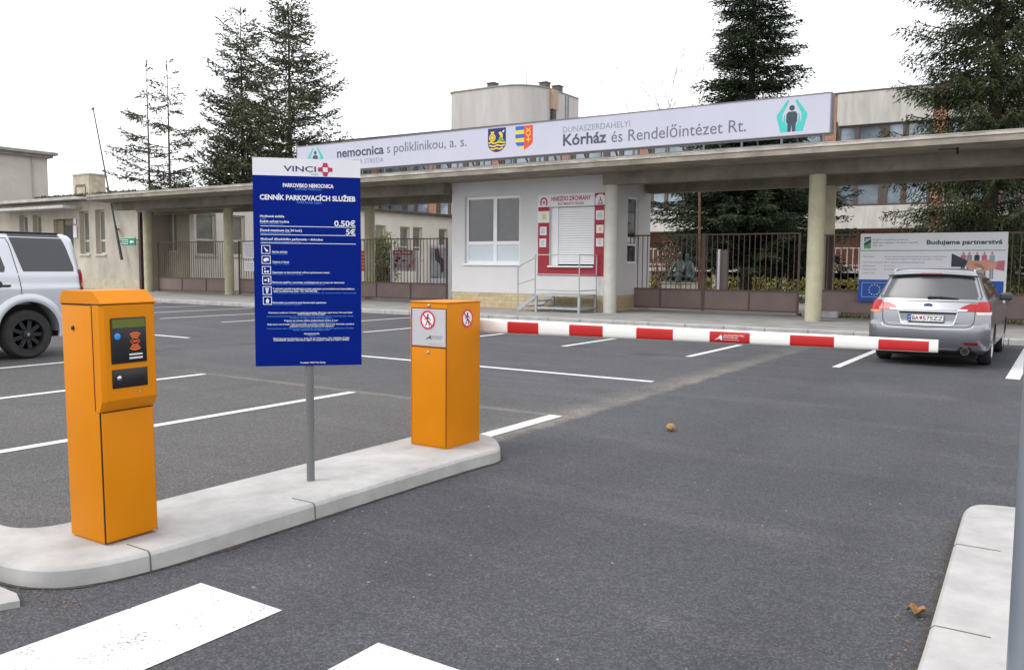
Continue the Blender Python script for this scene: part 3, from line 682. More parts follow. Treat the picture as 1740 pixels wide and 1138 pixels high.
def cut(o, cutters):
    for c in cutters:
        md = o.modifiers.new('b', 'BOOLEAN'); md.operation = 'DIFFERENCE'; md.solver = 'EXACT'; md.object = c
    dg = bpy.context.evaluated_depsgraph_get(); me = bpy.data.meshes.new_from_object(o.evaluated_get(dg)); o.modifiers.clear(); o.data = me
    me.polygons.foreach_set('use_smooth', [True] * len(me.polygons)); me.set_sharp_from_angle(angle=R(32))
    for c in cutters: bpy.data.objects.remove(c)
def wheel(parent, x, y, r, w, sx, rimm, n_sp=7):
    h = thing('wheel', '', ''); 
    for k in ('label', 'category'): del h[k]
    h.parent = parent; h.location = (x, y, r)
    m = MB(); m.lathe([(r * .62, -w / 2), (r * .9, -w / 2), (r * .98, -w / 2 + .03), (r, -w / 2 + .06), (r, w / 2 - .06), (r * .98, w / 2 - .03), (r * .9, w / 2), (r * .66, w / 2 - .006), (r * .62, w / 2 - .02)], (0, 0, 0), 'x', 40, 0, False)
    obj('tyre', m, TYRE, h, 35, world=False)
    m = MB(); f = sx * w / 2
    m.lathe([(r * .655, f - sx * .12), (r * .655, f - sx * .012), (r * .62, f - sx * .006), (r * .585, f - sx * .03), (r * .585, f - sx * .10)], (0, 0, 0), 'x', 40)
    m.lathe([(r * .20, f - sx * .05), (r * .19, f - sx * .018), (r * .09, f - sx * .012)], (0, 0, 0), 'x', 20)
    for i in range(n_sp):
        a = 2 * math.pi * i / n_sp + .2
        M = Matrix.Rotation(a, 4, 'X'); m.box(f - sx * .05 - .012, f - sx * .03 + .012, -r * .085, r * .085, r * .13, r * .60, bev=.008, seg=1, M=M)
    obj('rim', m, rimm, h, 40, world=False)
    m = MB(); m.lathe([(r * .58, f - sx * .11), (r * .58, f - sx * .10)], (0, 0, 0), 'x', 30); obj('brake_disc', m, DARK, h, world=False)
    m = MB(); m.lathe([(r * .07, f - sx * .014), (r * .065, f - sx * .004)], (0, 0, 0), 'x', 16); obj('hub_cap', m, CHROME, h, 40, world=False)
    return h
def put(obj_name, mb, mt, par, sm=60): return obj(obj_name, mb, mt, par, sm, world=False)

# ---- silver estate car (seen from behind)
wt_ = thing('estate_car', 'silver estate car parked nose in towards the gate fence, seen from behind', 'car', (-1.855, 14.58, 0))
S = Shell([(.22, .78, .16, 4.5, .22, .4), (.30, .86, .05, 4.68, .22, .5), (.42, .885, .01, 4.75, .20, .5), (.60, .892, 0, 4.76, .19, .5), (.672, .891, .008, 4.75, .18, .5), (.695, .889, .03, 4.74, .18, .5), (.73, .886, .072, 4.72, .18, .5),
           (.90, .880, .085, 4.60, .18, .5), (.93, .876, .095, 4.45, .18, .5), (.97, .868, .118, 3.55, .18, .4), (1.03, .850, .155, 3.30, .18, .35), (1.085, .825, .190, 3.12, .18, .3), (1.12, .800, .215, 3.02, .18, .3), (1.45, .670, .410, 2.25, .17, .25), (1.505, .640, .45, 2.05, .17, .25), (1.55, .590, .49, 1.95, .16, .2), (1.585, .50, .58, 1.8, .14, .2), (1.602, .37, .72, 1.6, .10, .2)], .05)
zs = sorted(set([r[0] for r in S.t] + [.26, .36, .5, .64, .78, 1.0, 1.06, 1.2, 1.28, 1.34, 1.40, 1.48, 1.53, 1.57]))
body = put('body', S.body(zs), SILVER, wt_, 32)
cs = []
for y in (1.02, 3.70):
    for sx in (-1, 1):
        m = MB(); m.lathe([(.365, .60), (.365, 1.0)], (0, y, .34), 'x', 40); v = [(sx * a, b, c) for a, b, c in m.v]; m.v = v
        if sx < 0: m.f = [f[::-1] for f in m.f]
        c = obj('c', m, DARK); c.parent = wt_; cs.append(c)
bpy.context.view_layer.update(); cut(body, cs)
for y in (1.02, 3.70):
    for sx in (-1, 1): wheel(wt_, sx * .765, y, .325, .21, sx, RIMS)
m = MB(); m.box(-.70, .70, .25, 4.3, .16, .30); put('underbody', m, DARK, wt_, None)
g1 = put('rear_window', S.rpatch([(1.108, -.735, .735), (1.13, -.75, .75), (1.46, -.640, .640), (1.495, -.60, .60)], .004, 10, 20), AUTOGL2, wt_)
m = MB(); rows = []
for z, w_, off in ((1.490, .615, .012), (1.497, .62, .05), (1.517, .612, .075), (1.534, .575, .07), (1.545, .53, .02)): rows.append([S.rear(w_ * (i / 10 - 1), z - .034 * ((i / 10 - 1)) ** 2, off) for i in range(21)])
m.grid(rows); put('spoiler', m, SILVER, wt_)
m = MB(); rows = []
for z, w_, off in ((1.484, .618, .006), (1.494, .618, .046)): rows.append([S.rear(w_ * (i / 10 - 1), z - .034 * ((i / 10 - 1)) ** 2 - .012, off) for i in range(21)])
m.grid(rows); put('spoiler_lip', m, BLACKP, wt_)
put('brake_light', S.rpatch([(1.504, -.17, .17), (1.524, -.155, .155)], .088, 3, 8), mat('dark_red_lamp', (.16, .01, .015), .2), wt_)
m = MB(); a = S.rear(.02, 1.135, .02); m.tube(S.rear(.02, 1.135, .004), S.rear(.02, 1.135, .035), .018, n=12)
for (x0, x1, z0, z1, r0, r1) in ((-.02, .16, 1.128, 1.132, .017, .016), (.16, .42, 1.132, 1.118, .016, .006)): m.tube(S.rear(x0, z0, .026), S.rear(x1, z1, .022), r0, r1, n=8)
put('wiper', m, BLACKP, wt_)
# tail lamps: wrap the corners
for sx in (-1, 1):
    def P3(l): return [(z, min(sx * a, sx * b), max(sx * a, sx * b)) for z, a, b in l]
    lp = put('tail_lamp', S.rpatch(P3([(.915, .675, .875), (.94, .675, .870), (1.02, .675, .852), (1.075, .70, .828)]), .010, 8, 16), LAMPR, wt_)
    put('inner_lamp', S.rpatch(P3([(.918, .40, .668), (.95, .44, .668), (1.0, .50, .668), (1.042, .60, .668)]), .010, 6, 8), LAMPR, lp)
    put('reverse_lamp', S.rpatch(P3([(.922, .415, .55), (.948, .44, .57)]), .013, 3, 6), LAMPW, lp)
    put('indicator_lamp', S.rpatch(P3([(.868, .70, .878), (.910, .68, .877)]), .009, 3, 10), LAMPA if sx < 0 else LAMPW, lp)
    put('lamp_gap', S.rpatch(P3([(.915, .667, .675), (1.06, .667, .675)]), .0125, 4, 2), mat('lamp_gap', (.08, .005, .01), .4), lp)
    put('reflector', S.rpatch(P3([(.385, .55, .72), (.425, .53, .74)]), .008, 3, 6), mat('dark_red_lamp', (.16, .01, .015), .2), wt_)
# tailgate shut lines and the recess round the plate
def seam(pts, w=.007, off=.0035, par=wt_, nm='tailgate_seam', mt=None):
    m = MB()
    for (x0, z0), (x1, z1) in zip(pts[:-1], pts[1:]):
        n = 8; d = Vector((x1 - x0, z1 - z0)).normalized(); q = Vector((-d.y, d.x)) * w / 2; rows = [[], []]
        for i in range(n + 1):
            x, z = x0 + (x1 - x0) * i / n, z0 + (z1 - z0) * i / n
            rows[0].append(S.rear(x + q.x, z + q.y, off)); rows[1].append(S.rear(x - q.x, z - q.y, off))
        m.grid(rows)
    return put(nm, m, mt or mat('seam_grey', (.05, .05, .055), .7), par)
seam([(-.668, .912), (-.665, .80), (-.655, .735), (-.625, .695), (-.56, .672), (0, .658), (.56, .672), (.625, .695), (.655, .735), (.665, .80), (.668, .912)], .012)
seam([(-.665, .69), (-.64, .655), (-.56, .635), (0, .62), (.56, .635), (.64, .655), (.665, .69)], .012, .006, wt_, 'bumper_highlight', mat('edge_highlight', (.62, .63, .65), .25, .6))  # bright strip paints the highlight along the bumper edge
seam([(-.74, 1.062), (0, 1.066), (.74, 1.062)], .010)
rc_ = put('plate_recess', S.rpatch([(.665 + .02, -.34, .34), (.70, -.375, .375), (.88, -.43, .43), (.898, -.43, .43)], .0025, 6, 12), mat('recess_silver', (.24, .25, .27), .4, .6), wt_)
seam([(-.43, .895), (-.375, .70), (-.34, .690), (.34, .690), (.375, .70), (.43, .895)], .016, .006, wt_, 'recess_highlight', mat('edge_highlight', (.62, .63, .65), .25, .6))  # highlight round the plate recess, painted as a pale outline
m = MB(); rows = []
for z, off in ((.892, .01), (.897, .030), (.916, .030), (.922, .006)): rows.append([S.rear(-.44 + .88 * i / 20, z, off) for i in range(21)])
m.grid(rows); put('tailgate_trim', m, mat('trim_silver', (.42, .43, .45), .25, .7), wt_)
put('trim_shadow_strip', S.rpatch([(.868, -.40, .40), (.890, -.43, .43)], .006, 2, 10), DARK, wt_)  # black strip paints the shade under the trim
m = MB(); m.box(-.285, .245, .040, .050, .737, .853, bev=.004, M=Matrix.Translation((0.0, .0, .0))); pf = put('number_plate', m, mat('plate_frame', (.05, .05, .06), .5), wt_, 40)
m = MB(); m.box(-.225, .237, .036, .0398, .745, .845); put('plate_face', m, PAPER, pf, None)
m = MB(); m.box(-.277, -.2255, .036, .0398, .745, .845); put('plate_band', m, EUBLUE, pf, None)
m = MB(); PO = (0, .0345, .015); put_text(m, 'BA', PO, FX, FZ, -.212, -.115, .748, .064, .01); put_text(m, '575ZZ', PO, FX, FZ, -.058, .228, .748, .064, .01); put('plate_lettering', m, mat('plate_black', (.03, .03, .035), .5), pf, None)
m = MB(); put_poly(m, [(-.106, .805), (-.106, .775), (-.086, .752), (-.066, .775), (-.066, .805)], PO, FX, FZ); put('plate_crest', m, CRIM, pf, None)
m = MB(); put_text(m, 'SK', PO, FX, FZ, -.268, -.236, .737, .018, .01); put_ring(m, -.2515, .795, .011, .015, PO, FX, FZ, 0, 0, 16); put('plate_code', m, PAPER, pf, None)
m = MB(); O = tuple(S.rear(0, 1.0, .010)); put_poly(m, disc(0, 0, .068, 28, .036), O, FX, FZ, 0); put_poly(m, disc(0, 0, .058, 28, .028), O, FX, FZ, 1, .001)
for dx, dy, r in ((-.028, .006, .009), (.0, .010, .006), (.018, .004, .006), (.006, -.010, .006), (.030, -.006, .006), (-.006, -.002, .005)): put_poly(m, disc(dx, dy, r, 10), O, FX, FZ, 0, .002)
put('badge', m, [CHROME, NAVY], wt_, None)
m = MB()
m.lathe([(.062, .02), (.066, .03), (.066, .20)], (.56, 0, .285), 'y', 24); m.lathe([(.048, .019), (.048, .021)], (.56, 0, .285), 'y', 20, 1); put('exhaust', m, [mat('exhaust_metal', (.12, .12, .12), .3, .9), DARK], wt_, 40)
put('exhaust_cutout', S.rpatch([(.245, .455, .665), (.30, .45, .67), (.35, .50, .62)], .004, 4, 6), DARK, wt_)
put('diffuser', S.rpatch([(.222, -.74, .74), (.262, -.80, .80)], .006, 3, 16), BLACKP, wt_)
seam([(-.80, .318), (-.5, .305), (0, .30), (.44, .305)], .014, .008, wt_, 'bumper_crease_highlight', mat('edge_highlight', (.62, .63, .65), .25, .6))  # pale line standing for light caught low on the bumper
for sx in (-1, 1):
    put('side_window', S.spatch([(1.11, .66, 2.95), (1.41, .80, 2.35), (1.44, .95, 2.2)], sx, .005, 6, 14), AUTOGL, wt_)
    m = MB(); m.tube((sx * .585, .68, 1.575), (sx * .57, 1.9, 1.60), .016, n=8); m.tube((sx * .585, .68, 1.575), (sx * .60, .64, 1.52), .016, n=8); put('roof_rail', m, RAILM, wt_)
    m = MB(); m.box(sx * .93 - .10, sx * .93 + .10, 2.70, 2.82, 1.03, 1.17, bev=.035, seg=3); m.box(sx * .84 - .03, sx * .84 + .03, 2.73, 2.79, 1.05, 1.09); put('wing_mirror', m, mat('mirror_dark', (.05, .052, .055), .35), wt_)
    put('door_handle', S.spatch([(.93, 1.70, 1.92), (.955, 1.70, 1.92)], sx, .02, 3, 4), SILVER, wt_)

wt_.scale = (.985, .985, .965)
# ---- silver off-roader at the left edge
sv = thing('off_road_car', 'tall silver off-road car with black wheels parked at the left, its rear quarter showing', 'car', (-14.675, 7.86, 0), math.pi)
S2 = Shell([(.42, .86, .06, 4.75, .12, .3), (.52, .93, .0, 4.82, .12, .35), (.80, .952, 0, 4.83, .12, .35), (1.05, .955, .01, 4.82, .12, .35), (1.135, .955, .01, 4.75, .12, .35), (1.150, .948, .012, 4.7, .12, .35), (1.22, .945, .015, 3.75, .12, .3), (1.34, .938, .02, 3.6, .12, .3), (1.38, .925, .03, 3.5, .12, .25), (1.80, .845, .075, 3.0, .13, .25), (1.92, .812, .10, 2.85, .13, .25), (1.97, .775, .14, 2.75, .13, .2), (1.995, .72, .22, 2.6, .12, .2), (2.0, .64, .30, 2.5, .12, .2)], .02)
zs = sorted(set([r[0] for r in S2.t] + [.46, .6, .7, .9, .98, 1.1, 1.28, 1.45, 1.55, 1.65, 1.73, 1.86, 1.93]))
body = put('body', S2.body(zs), SILVERL, sv, 32)
cs = []
for y in (.955, 3.84):
    for sx in (-1, 1):
        m = MB(); m.lathe([(.47, .62), (.47, 1.1)], (0, y, .44), 'x', 44); m.v = [(sx * a, b, c) for a, b, c in m.v]
        if sx < 0: m.f = [f[::-1] for f in m.f]
        c = obj('c', m, DARK); c.parent = sv; cs.append(c)
bpy.context.view_layer.update(); cut(body, cs)
m = MB(); m.box(-.72, .72, .2, 4.5, .32, .85); put('underbody', m, DARK, sv, None)
for y in (.955, 3.84):
    for sx in (-1, 1):
        wheel(sv, sx * .80, y, .388, .25, sx, RIMB, 9)
        m = MB(); rows = []
        for rr_, xx in ((.468, .93), (.47, .972), (.50, .978), (.56, .972), (.60, .953)):
            rows.append([(sx * xx, y + rr_ * math.cos(a), .44 + rr_ * math.sin(a)) for a in np.linspace(R(-12), R(192), 40)])
        m.grid(rows); put('wheel_arch', m, SILVERL, sv)
dkseam = mat('seam_grey', (.05, .05, .055), .7)
for sx in (-1, 1):
    put('quarter_window', S2.spatch([(1.385, .20, 1.00), (1.42, .185, 1.012), (1.80, .285, 1.12), (1.90, .325, 1.15), (1.972, .37, 1.165)], sx, .005, 10, 14), AUTOGL, sv)
    put('rear_door_window', S2.spatch([(1.375, 1.29, 2.15), (1.42, 1.265, 2.17), (1.78, 1.36, 2.15), (1.84, 1.42, 2.1)], sx, .005, 8, 10), AUTOGL, sv)
    put('front_door_window', S2.spatch([(1.39, 2.30, 3.2), (1.80, 2.28, 2.9), (1.84, 2.28, 2.82)], sx, .005, 8, 10), AUTOGL, sv)
    put('door_seam', S2.spatch([(.95, 1.045, 1.055), (1.15, 1.05, 1.06), (1.40, 1.09, 1.10), (1.80, 1.16, 1.17), (1.90, 1.20, 1.21)], sx, .004, 12, 2), dkseam, sv)
    put('door_seam', S2.spatch([(.50, 2.22, 2.23), (1.40, 2.22, 2.23)], sx, .004, 6, 2), dkseam, sv)
    put('door_seam', S2.spatch([(1.90, 1.20, 2.9), (1.908, 1.20, 2.9)], sx, .004, 2, 8), dkseam, sv)
    put('crease_glint', S2.spatch([(1.142, .06, 1.04), (1.152, .06, 1.04)], sx, .004, 2, 12), mat('crease_highlight', (.62, .64, .68), .3, .4), sv)  # lighter strip paints the glint on the body crease
    put('tail_lamp', S2.spatch([(1.0, .005, .085), (1.42, .035, .115)], sx, .012, 6, 6), LAMPR, sv)
    put('lamp_band', S2.spatch([(1.13, .012, .090), (1.20, .015, .094)], sx, .014, 2, 6), LAMPA, sv)
    m = MB(); a = S2.side(1.22, 1.165, sx, .02); b = S2.side(1.52, 1.165, sx, .02); m.tube(a, b, .017, n=10); m.lathe([(.055, 0), (.055, sx * .012)], tuple(S2.side(1.385, 1.185, sx, -.004)), 'x', 20); put('door_handle', m, mat('handle_black', (.03, .03, .032), .5), sv)
    m = MB(); m.box(sx * .755 - .02, sx * .755 + .02, .35, 2.7, 1.985, 2.012, bev=.008); put('roof_rail', m, BLACKP, sv, 40)
    m = MB(); m.box(sx * 1.05 - .12, sx * 1.05 + .12, 3.1, 3.25, 1.28, 1.5, bev=.04); put('wing_mirror', m, SILVERL, sv, 40)
put('rear_window', S2.rpatch([(1.42, -.78, .78), (1.82, -.72, .72)], .004, 6, 12), AUTOGL, sv)
m = MB(); m.box(-.92, .92, -.06, .12, .48, .72, bev=.05); put('bumper', m, SILVERL, sv, 40)

# ================================================================== ENTRANCE CANOPY AND GATEHOUSE
cn = thing('entrance_canopy', 'long weathered concrete canopy over the gates carried on round columns', 'canopy', (-16, 23.3, .12))
XL, XR = -37.5, 14.
m = MB()
sec = [(21.6, 4.355), (21.6, 4.565), (21.75, 4.60), (27.2, 4.62), (27.2, 4.40), (23.55, 4.365), (23.10, 4.36)]
def slab(x0l, x0r):  # oblique left end
    k = len(sec); vs = []
    for y, z in sec: vs.append((x0l - .52 * (y - 21.6), y, z))
    for y, z in sec: vs.append((x0r, y, z))
    bm = bmesh.new(); vv = [bm.verts.new(v) for v in vs]
    for f in [tuple(range(k)), tuple(range(2 * k - 1, k - 1, -1))] + [(i, i + k, (i + 1) % k + k, (i + 1) % k) for i in range(k)]: bm.faces.new([vv[i] for i in f])
    bmesh.ops.recalc_face_normals(bm, faces=bm.faces[:])
    return bm
m.bm(slab(XL, XR)); obj('roof_slab', m, CONC, cn)
m = MB(); m.box(XL + .02, XR, 21.578, 21.5985, 4.50, 4.572); m.box(XL + .02, XR, 21.57, 21.66, 4.5735, 4.592); obj('edge_capping', m, mat('stained_edge', (.40, .37, .33), .9, 0, .45, 2.2, .3, 25, stretch=(.8, 1, 4)), cn)
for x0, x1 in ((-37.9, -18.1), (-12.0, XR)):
    m = MB(); m.box(x0, x1, 23.10, 23.50, 4.0, 4.359); obj('beam', m, mat('darker_concrete', (.21, .188, .15), .9, 0, .35, 1.3, .3, 20), cn)  # front beam concrete toned darker than the slab
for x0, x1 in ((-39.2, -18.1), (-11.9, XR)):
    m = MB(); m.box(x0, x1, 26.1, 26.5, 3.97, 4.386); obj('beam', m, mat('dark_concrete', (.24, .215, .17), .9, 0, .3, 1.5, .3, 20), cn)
def column(x, y, r, zt, z0=.118, mt=None):
    m = MB(); m.lathe([(r * 1.0, z0), (r, zt)], (x, y, 0), 'z', 28); obj('column', m, mt or COLM, cn, 40)
column(-5.72, 23.3, .212, 3.999); column(-11.80, 23.32, .205, 3.999, .118, mat('pale_column', (.52, .50, .455), .9, 0, .1, 2.4, .25, 40, .25)); column(6.5, 23.3, .212, 3.999)
column(-6.13, 26.3, .212, 3.969); column(-24.53, 26.3, .212, 3.969); column(4.5, 26.3, .212, 3.969)
column(-32.2, 25.2, .21, 4.049); column(-38.4, 25.2, .21, 4.049)
m = MB(); m.box(-39.0, -31.5, 25.0, 25.4, 4.05, 4.378); obj('beam', m, CONC, cn)
m = MB(); m.box(-39.35, -39.16, 25.3, 25.5, .118, 4.2); obj('drain_pipe', m, BROWND, cn)
m = MB(); m.bar((-2.35, 22.3, 4.35), (-2.35, 22.3, 4.20), .04); m.bar((-2.35, 22.3, 4.32), (-2.75, 22.3, 4.335), .02); obj('lamp_bracket', m, DARK, cn)

gh = thing('gatehouse', 'white rendered gatehouse with tan stone plinth under the canopy', 'gatehouse', (-15, 25, .12))
kx0, kx1, ky0, ky1 = -18.05, -12.03, 23.5, 26.5
m = MB()
# front wall with real openings (window, hatch)
wins = [(-17.5, -15.24, 1.60, 3.87), (-14.10, -12.47, 1.55, 3.42)]
def wall_xz(mb, x0, x1, z0, z1, y0, y1, holes, mi=0):
    xs = sorted({x0, x1} | {h[0] for h in holes} | {h[1] for h in holes}); zs = sorted({z0, z1} | {h[2] for h in holes} | {h[3] for h in holes})
    vs = {}; V = []; F = []
    def vid(i, k, y):
        q = (i, k, y)
        if q not in vs: vs[q] = len(V); V.append((xs[i], y, zs[k]))
        return vs[q]
    nx, nz = len(xs) - 1, len(zs) - 1
    solid = [[not any(h[0] <= (xs[i] + xs[i + 1]) / 2 <= h[1] and h[2] <= (zs[k] + zs[k + 1]) / 2 <= h[3] for h in holes) for k in range(nz)] for i in range(nx)]
    for i in range(nx):
        for k in range(nz):
            if not solid[i][k]: continue
            a, b, c, d = (i, k), (i + 1, k), (i + 1, k + 1), (i, k + 1)
            F.append(tuple(vid(*p, y0) for p in (a, b, c, d))); F.append(tuple(vid(*p, y1) for p in (d, c, b, a)))
            for (p, q, ii, kk) in ((a, b, i, k - 1), (b, c, i + 1, k), (c, d, i, k + 1), (d, a, i - 1, k)):
                if not (0 <= ii < nx and 0 <= kk < nz and solid[ii][kk]): F.append((vid(*q, y0), vid(*p, y0), vid(*p, y1), vid(*q, y1)))
    mb.add(V, F, mi)
wall_xz(m, kx0, kx1, .62, 4.50, ky0, ky0 + .22, wins)
m.box(kx0, kx0 + .2, ky0 + .221, ky1, .62, 4.5)
hole = (24.95, 25.75, 1.64, 3.8)
mm = MB(); wall_xz(mm, ky0 + .221, ky1, .62, 4.5, 0, .2, [hole])
m.add([(kx1 - v[1], v[0], v[2]) for v in mm.v], mm.f)
m.box(kx0, kx1, ky1 + .001, ky1 + .2, .62, 4.5)
bmw = bmesh.new(); vv = [bmw.verts.new(v) for v in m.v]
for f in m.f: bmw.faces.new([vv[i] for i in f])
bmesh.ops.recalc_face_normals(bmw, faces=bmw.faces[:]); m2 = MB(); m2.bm(bmw); obj('wall', m2, WHITEW, gh)
m = MB(); m.box(kx0 + .012, kx1 - .012, ky0 + .012, ky1 + .19, .119, .6195); obj('plinth', m, PLINTH, gh)
m = MB(); m.box(-17.7, -12.3, 26.30, 26.45, .7, 4.4); m.box(-17.9, -12.1, 23.8, 26.4, .60, .66); obj('interior', m, mat('dim_interior', (.20, .19, .175), .9, 0, .3, 1.2), gh)
def window_frame(par, x0, x1, z0, z1, y, fr=.07, mull=(), trans=(), mt=WHITEP, dep=.07, name='window'):
    m = MB(); m.box(x0, x0 + fr, y, y + dep, z0, z1); m.box(x1 - fr, x1, y, y + dep, z0, z1); m.box(x0 + fr, x1 - fr, y, y + dep, z1 - fr, z1); m.box(x0 + fr, x1 - fr, y, y + dep, z0, z0 + fr)
    for a in mull: m.box(a - fr * .75, a + fr * .75, y + .003, y + dep - .003, z0 + fr, z1 - fr)
    edges = [x0 + fr] + [q for a in mull for q in (a - fr * .75, a + fr * .75)] + [x1 - fr]
    for k in range(0, len(edges), 2):
        for b in trans: m.box(edges[k], edges[k + 1], y + .002, y + dep - .002, b - fr * .6, b + fr * .6)
    return obj(name, m, mt, par)
wf = window_frame(gh, -17.5, -15.24, 1.60, 3.87, 23.60, .095, (-16.30,), (2.30,))
m = MB(); m.box(-17.41, -15.33, 23.64, 23.648, 2.33, 3.80); obj('glass', m, GLASS, wf)
m = MB(); m.box(-17.41, -15.33, 23.63, 23.638, 1.68, 2.26); obj('lower_panel', m, FROST, wf)
m = MB(); m.box(-17.55, -15.2, 23.44, 23.60, 1.545, 1.598, bev=.008); obj('sill', m, WHITEP, wf)
m = MB(); m.box(-17.15, -16.9, 23.9, 24.05, 2.3, 3.8); m.box(-15.9, -15.4, 24.3, 24.7, 2.3, 2.75); obj('curtain', m, mat('grey_curtain', (.32, .31, .29), .9, 0, .3, 4), gh)
# serving hatch with roller shutter
m = MB()
for k in range(24):
    z = 1.60 + k * .0755; m.box(-13.86, -12.475, 23.63, 23.645, z, z + .069, bev=.009, seg=1)
sh0 = obj('roller_shutter', m, WHITEP, gh); m = MB(); m.box(-14.095, -13.865, 23.60, 23.65, 1.56, 3.415); m.box(-13.864, -13.84, 23.60, 23.628, 1.56, 3.415); obj('guide_rail', m, WHITEP, sh0); m = MB(); m.box(-13.86, -12.475, 23.646, 23.652, 1.60, 3.42); obj('slat_shade_backing', m, GREYL, sh0)  # darker grey backing sheet stands for shade between the slats
m = MB(); m.box(-14.12, -12.46, 23.40, 23.63, 1.50, 1.548, bev=.008); obj('hatch_sill', m, WHITEP, gh)
m = MB(); y0, y1 = 23.482, 23.4995
m.box(-14.52, -14.108, y0, y1, 1.235, 2.93); m.box(-14.52, -14.108, y0, y1, 3.30, 3.43); m.box(-12.462, -12.065, y0, y1, 1.235, 3.80); m.box(-14.107, -12.463, y0, y1, 1.235, 1.495)
rp_ = obj('red_surround', m, RED, gh)
m = MB(); m.box(-14.53, -12.463, y0 - .004, y1, 3.432, 3.83); m.box(-14.53, -14.108, y0 - .003, y1, 2.931, 3.299); hb = obj('header_board', m, PAPER, gh)
O = (0, y0 - .006, 0)
m = MB(); put_text(m, 'HNIEZDO ZÁCHRANY', O, FX, FZ, -14.03, -12.60, 3.615, .13, .028); put_text(m, 'ÉLETMENTŐ FÉSZEK', O, FX, FZ, -13.78, -12.83, 3.48, .07, .015)
put_ring(m, -14.31, 3.60, .085, .135, O, FX, FZ, 0, 0, 18, 0, math.pi); put_poly(m, rect(-14.445, -14.395, 3.49, 3.60), O, FX, FZ); put_poly(m, rect(-14.225, -14.175, 3.47, 3.60), O, FX, FZ); put_ring(m, -14.31, 3.57, .02, .05, O, FX, FZ, 0, 0, 14)
obj('header_lettering', m, CRIM, hb)
m = MB(); put_poly(m, rect(-14.36, -14.30, 3.03, 3.2), O, FX, FZ); put_poly(m, rect(-14.285, -14.225, 3.03, 3.2), O, FX, FZ); obj('yellow_mark', m, GOLD, hb)
O = (0, y0 - .002, 0); m = MB()
put_poly(m, [(-12.44, 3.44), (-12.085, 3.44), (-12.085, 3.62)] + [(-12.2625 + .1775 * math.cos(a), 3.62 + .15 * math.sin(a)) for a in np.linspace(.15, math.pi - .15, 10)] + [(-12.44, 3.62)], O, FX, FZ)
obj('arch_plaque', m, PAPER, rp_); m = MB(); put_line(m, (-12.36, 3.48), (-12.17, 3.48), .03, O, FX, FZ, 0, .003); put_ring(m, -12.265, 3.55, .03, .055, O, FX, FZ, 0, .003, 12, 0, math.pi); put_line(m, (-12.265, 3.6), (-12.265, 3.68), .03, O, FX, FZ, 0, .003); put_line(m, (-12.33, 3.5), (-12.29, 3.58), .02, O, FX, FZ, 0, .003); put_line(m, (-12.2, 3.5), (-12.24, 3.58), .02, O, FX, FZ, 0, .003); obj('arch_mark', m, RED, rp_)
for x0, z0, w_, h_, c in ((-14.45, 2.53, .25, .27, None), (-14.46, 2.15, .25, .27, None), (-12.41, 2.98, .28, .29, None), (-12.39, 2.57, .25, .25, GOLD), (-12.39, 2.16, .25, .25, None)):
    m = MB(); m.box(x0, x0 + w_, y0 - .006, y0 - .0005, z0, z0 + h_); q = obj('notice', m, PAPER, rp_)
    m = MB(); OO = (0, y0 - .008, 0)
    if c: put_poly(m, rect(x0 + .08, x0 + .17, z0 + .07, z0 + .18), OO, FX, FZ); obj('yellow_mark', m, c, q)
    else:
        for k in range(4): put_poly(m, rect(x0 + .05, x0 + w_ - .05 - .02 * (k % 2), z0 + .06 + k * .045, z0 + .075 + k * .045), OO, FX, FZ)
        obj('small_print', m, GREYL, q)
# side window of the gatehouse
m = MB(); X0 = kx1 - .10
m.box(X0, X0 + .05, 24.95, 25.02, 1.64, 3.8); m.box(X0, X0 + .05, 25.68, 25.75, 1.64, 3.8); m.box(X0, X0 + .05, 25.021, 25.679, 3.73, 3.8); m.box(X0, X0 + .05, 25.021, 25.679, 1.64, 1.71); m.box(X0, X0 + .05, 25.021, 25.679, 2.22, 2.29)
sw = obj('side_window', m, WHITEP, gh); m = MB(); m.box(X0 + .02, X0 + .028, 25.02, 25.68, 1.71, 3.73); obj('glass', m, GLASS, sw)
m = MB(); m.box(X0 + .03, X0 + .034, 25.06, 25.3, 2.31, 2.5); m.box(X0 + .03, X0 + .034, 25.38, 25.62, 2.31, 2.5); obj('notice', m, PAPER, sw)

# ---- metal steps in front of the hatch
ms = thing('metal_steps', 'grey metal platform with railings and stair below the white roller shutter', 'steps', (-13.1, 22.85, .12))
x0, x1, ya, yb = -13.88, -12.30, 22.30, 23.40
m = MB(); m.box(x0, x1, ya, yb, .62, .675); obj('deck', m, RAILM, ms)
m = MB()
for x in (x0 + .03, x1 - .03):
    for y in (ya + .03, yb - .03): m.box(x - .035, x + .035, y - .035, y + .035, .119, .619)
m.box(x0 + .07, x1 - .07, ya + .01, ya + .05, .22, .28); m.box(x0 + .07, x1 - .07, yb - .05, yb - .01, .22, .28); m.box(x1 - .05, x1 - .01, ya + .07, yb - .07, .22, .28); obj('support_frame', m, RAILM, ms)
r_ = .021
m = MB()
m.tube((x0, ya, .676), (x0, ya, 1.90), r_); m.tube((x1 - .02, ya, .676), (x1 - .02, ya, 1.90), r_); m.tube((x1 - .02, yb, .676), (x1 - .02, yb, 1.90), r_)
for z in (1.88, 1.28, .80): m.tube((x0, ya, z), (x1 - .02, ya, z), r_ * .8); m.tube((x1 - .02, ya, z), (x1 - .02, yb, z), r_ * .8)
obj('railing', m, RAILM, ms, 50)
m = MB(); m.tube((-14.52, ya, .119), (-14.52, ya, 1.52), r_); m.tube((-14.52, ya, 1.51), (x0, ya, 1.80), r_ * .9); m.tube((-14.52, ya, .96), (x0, ya, 1.15), r_ * .8); obj('handrail', m, RAILM, ms, 50)
m = MB(); 
for y in (ya, yb - .05): m.bar((-14.5, y, .17), (x0, y, .60), .04, h=.12)
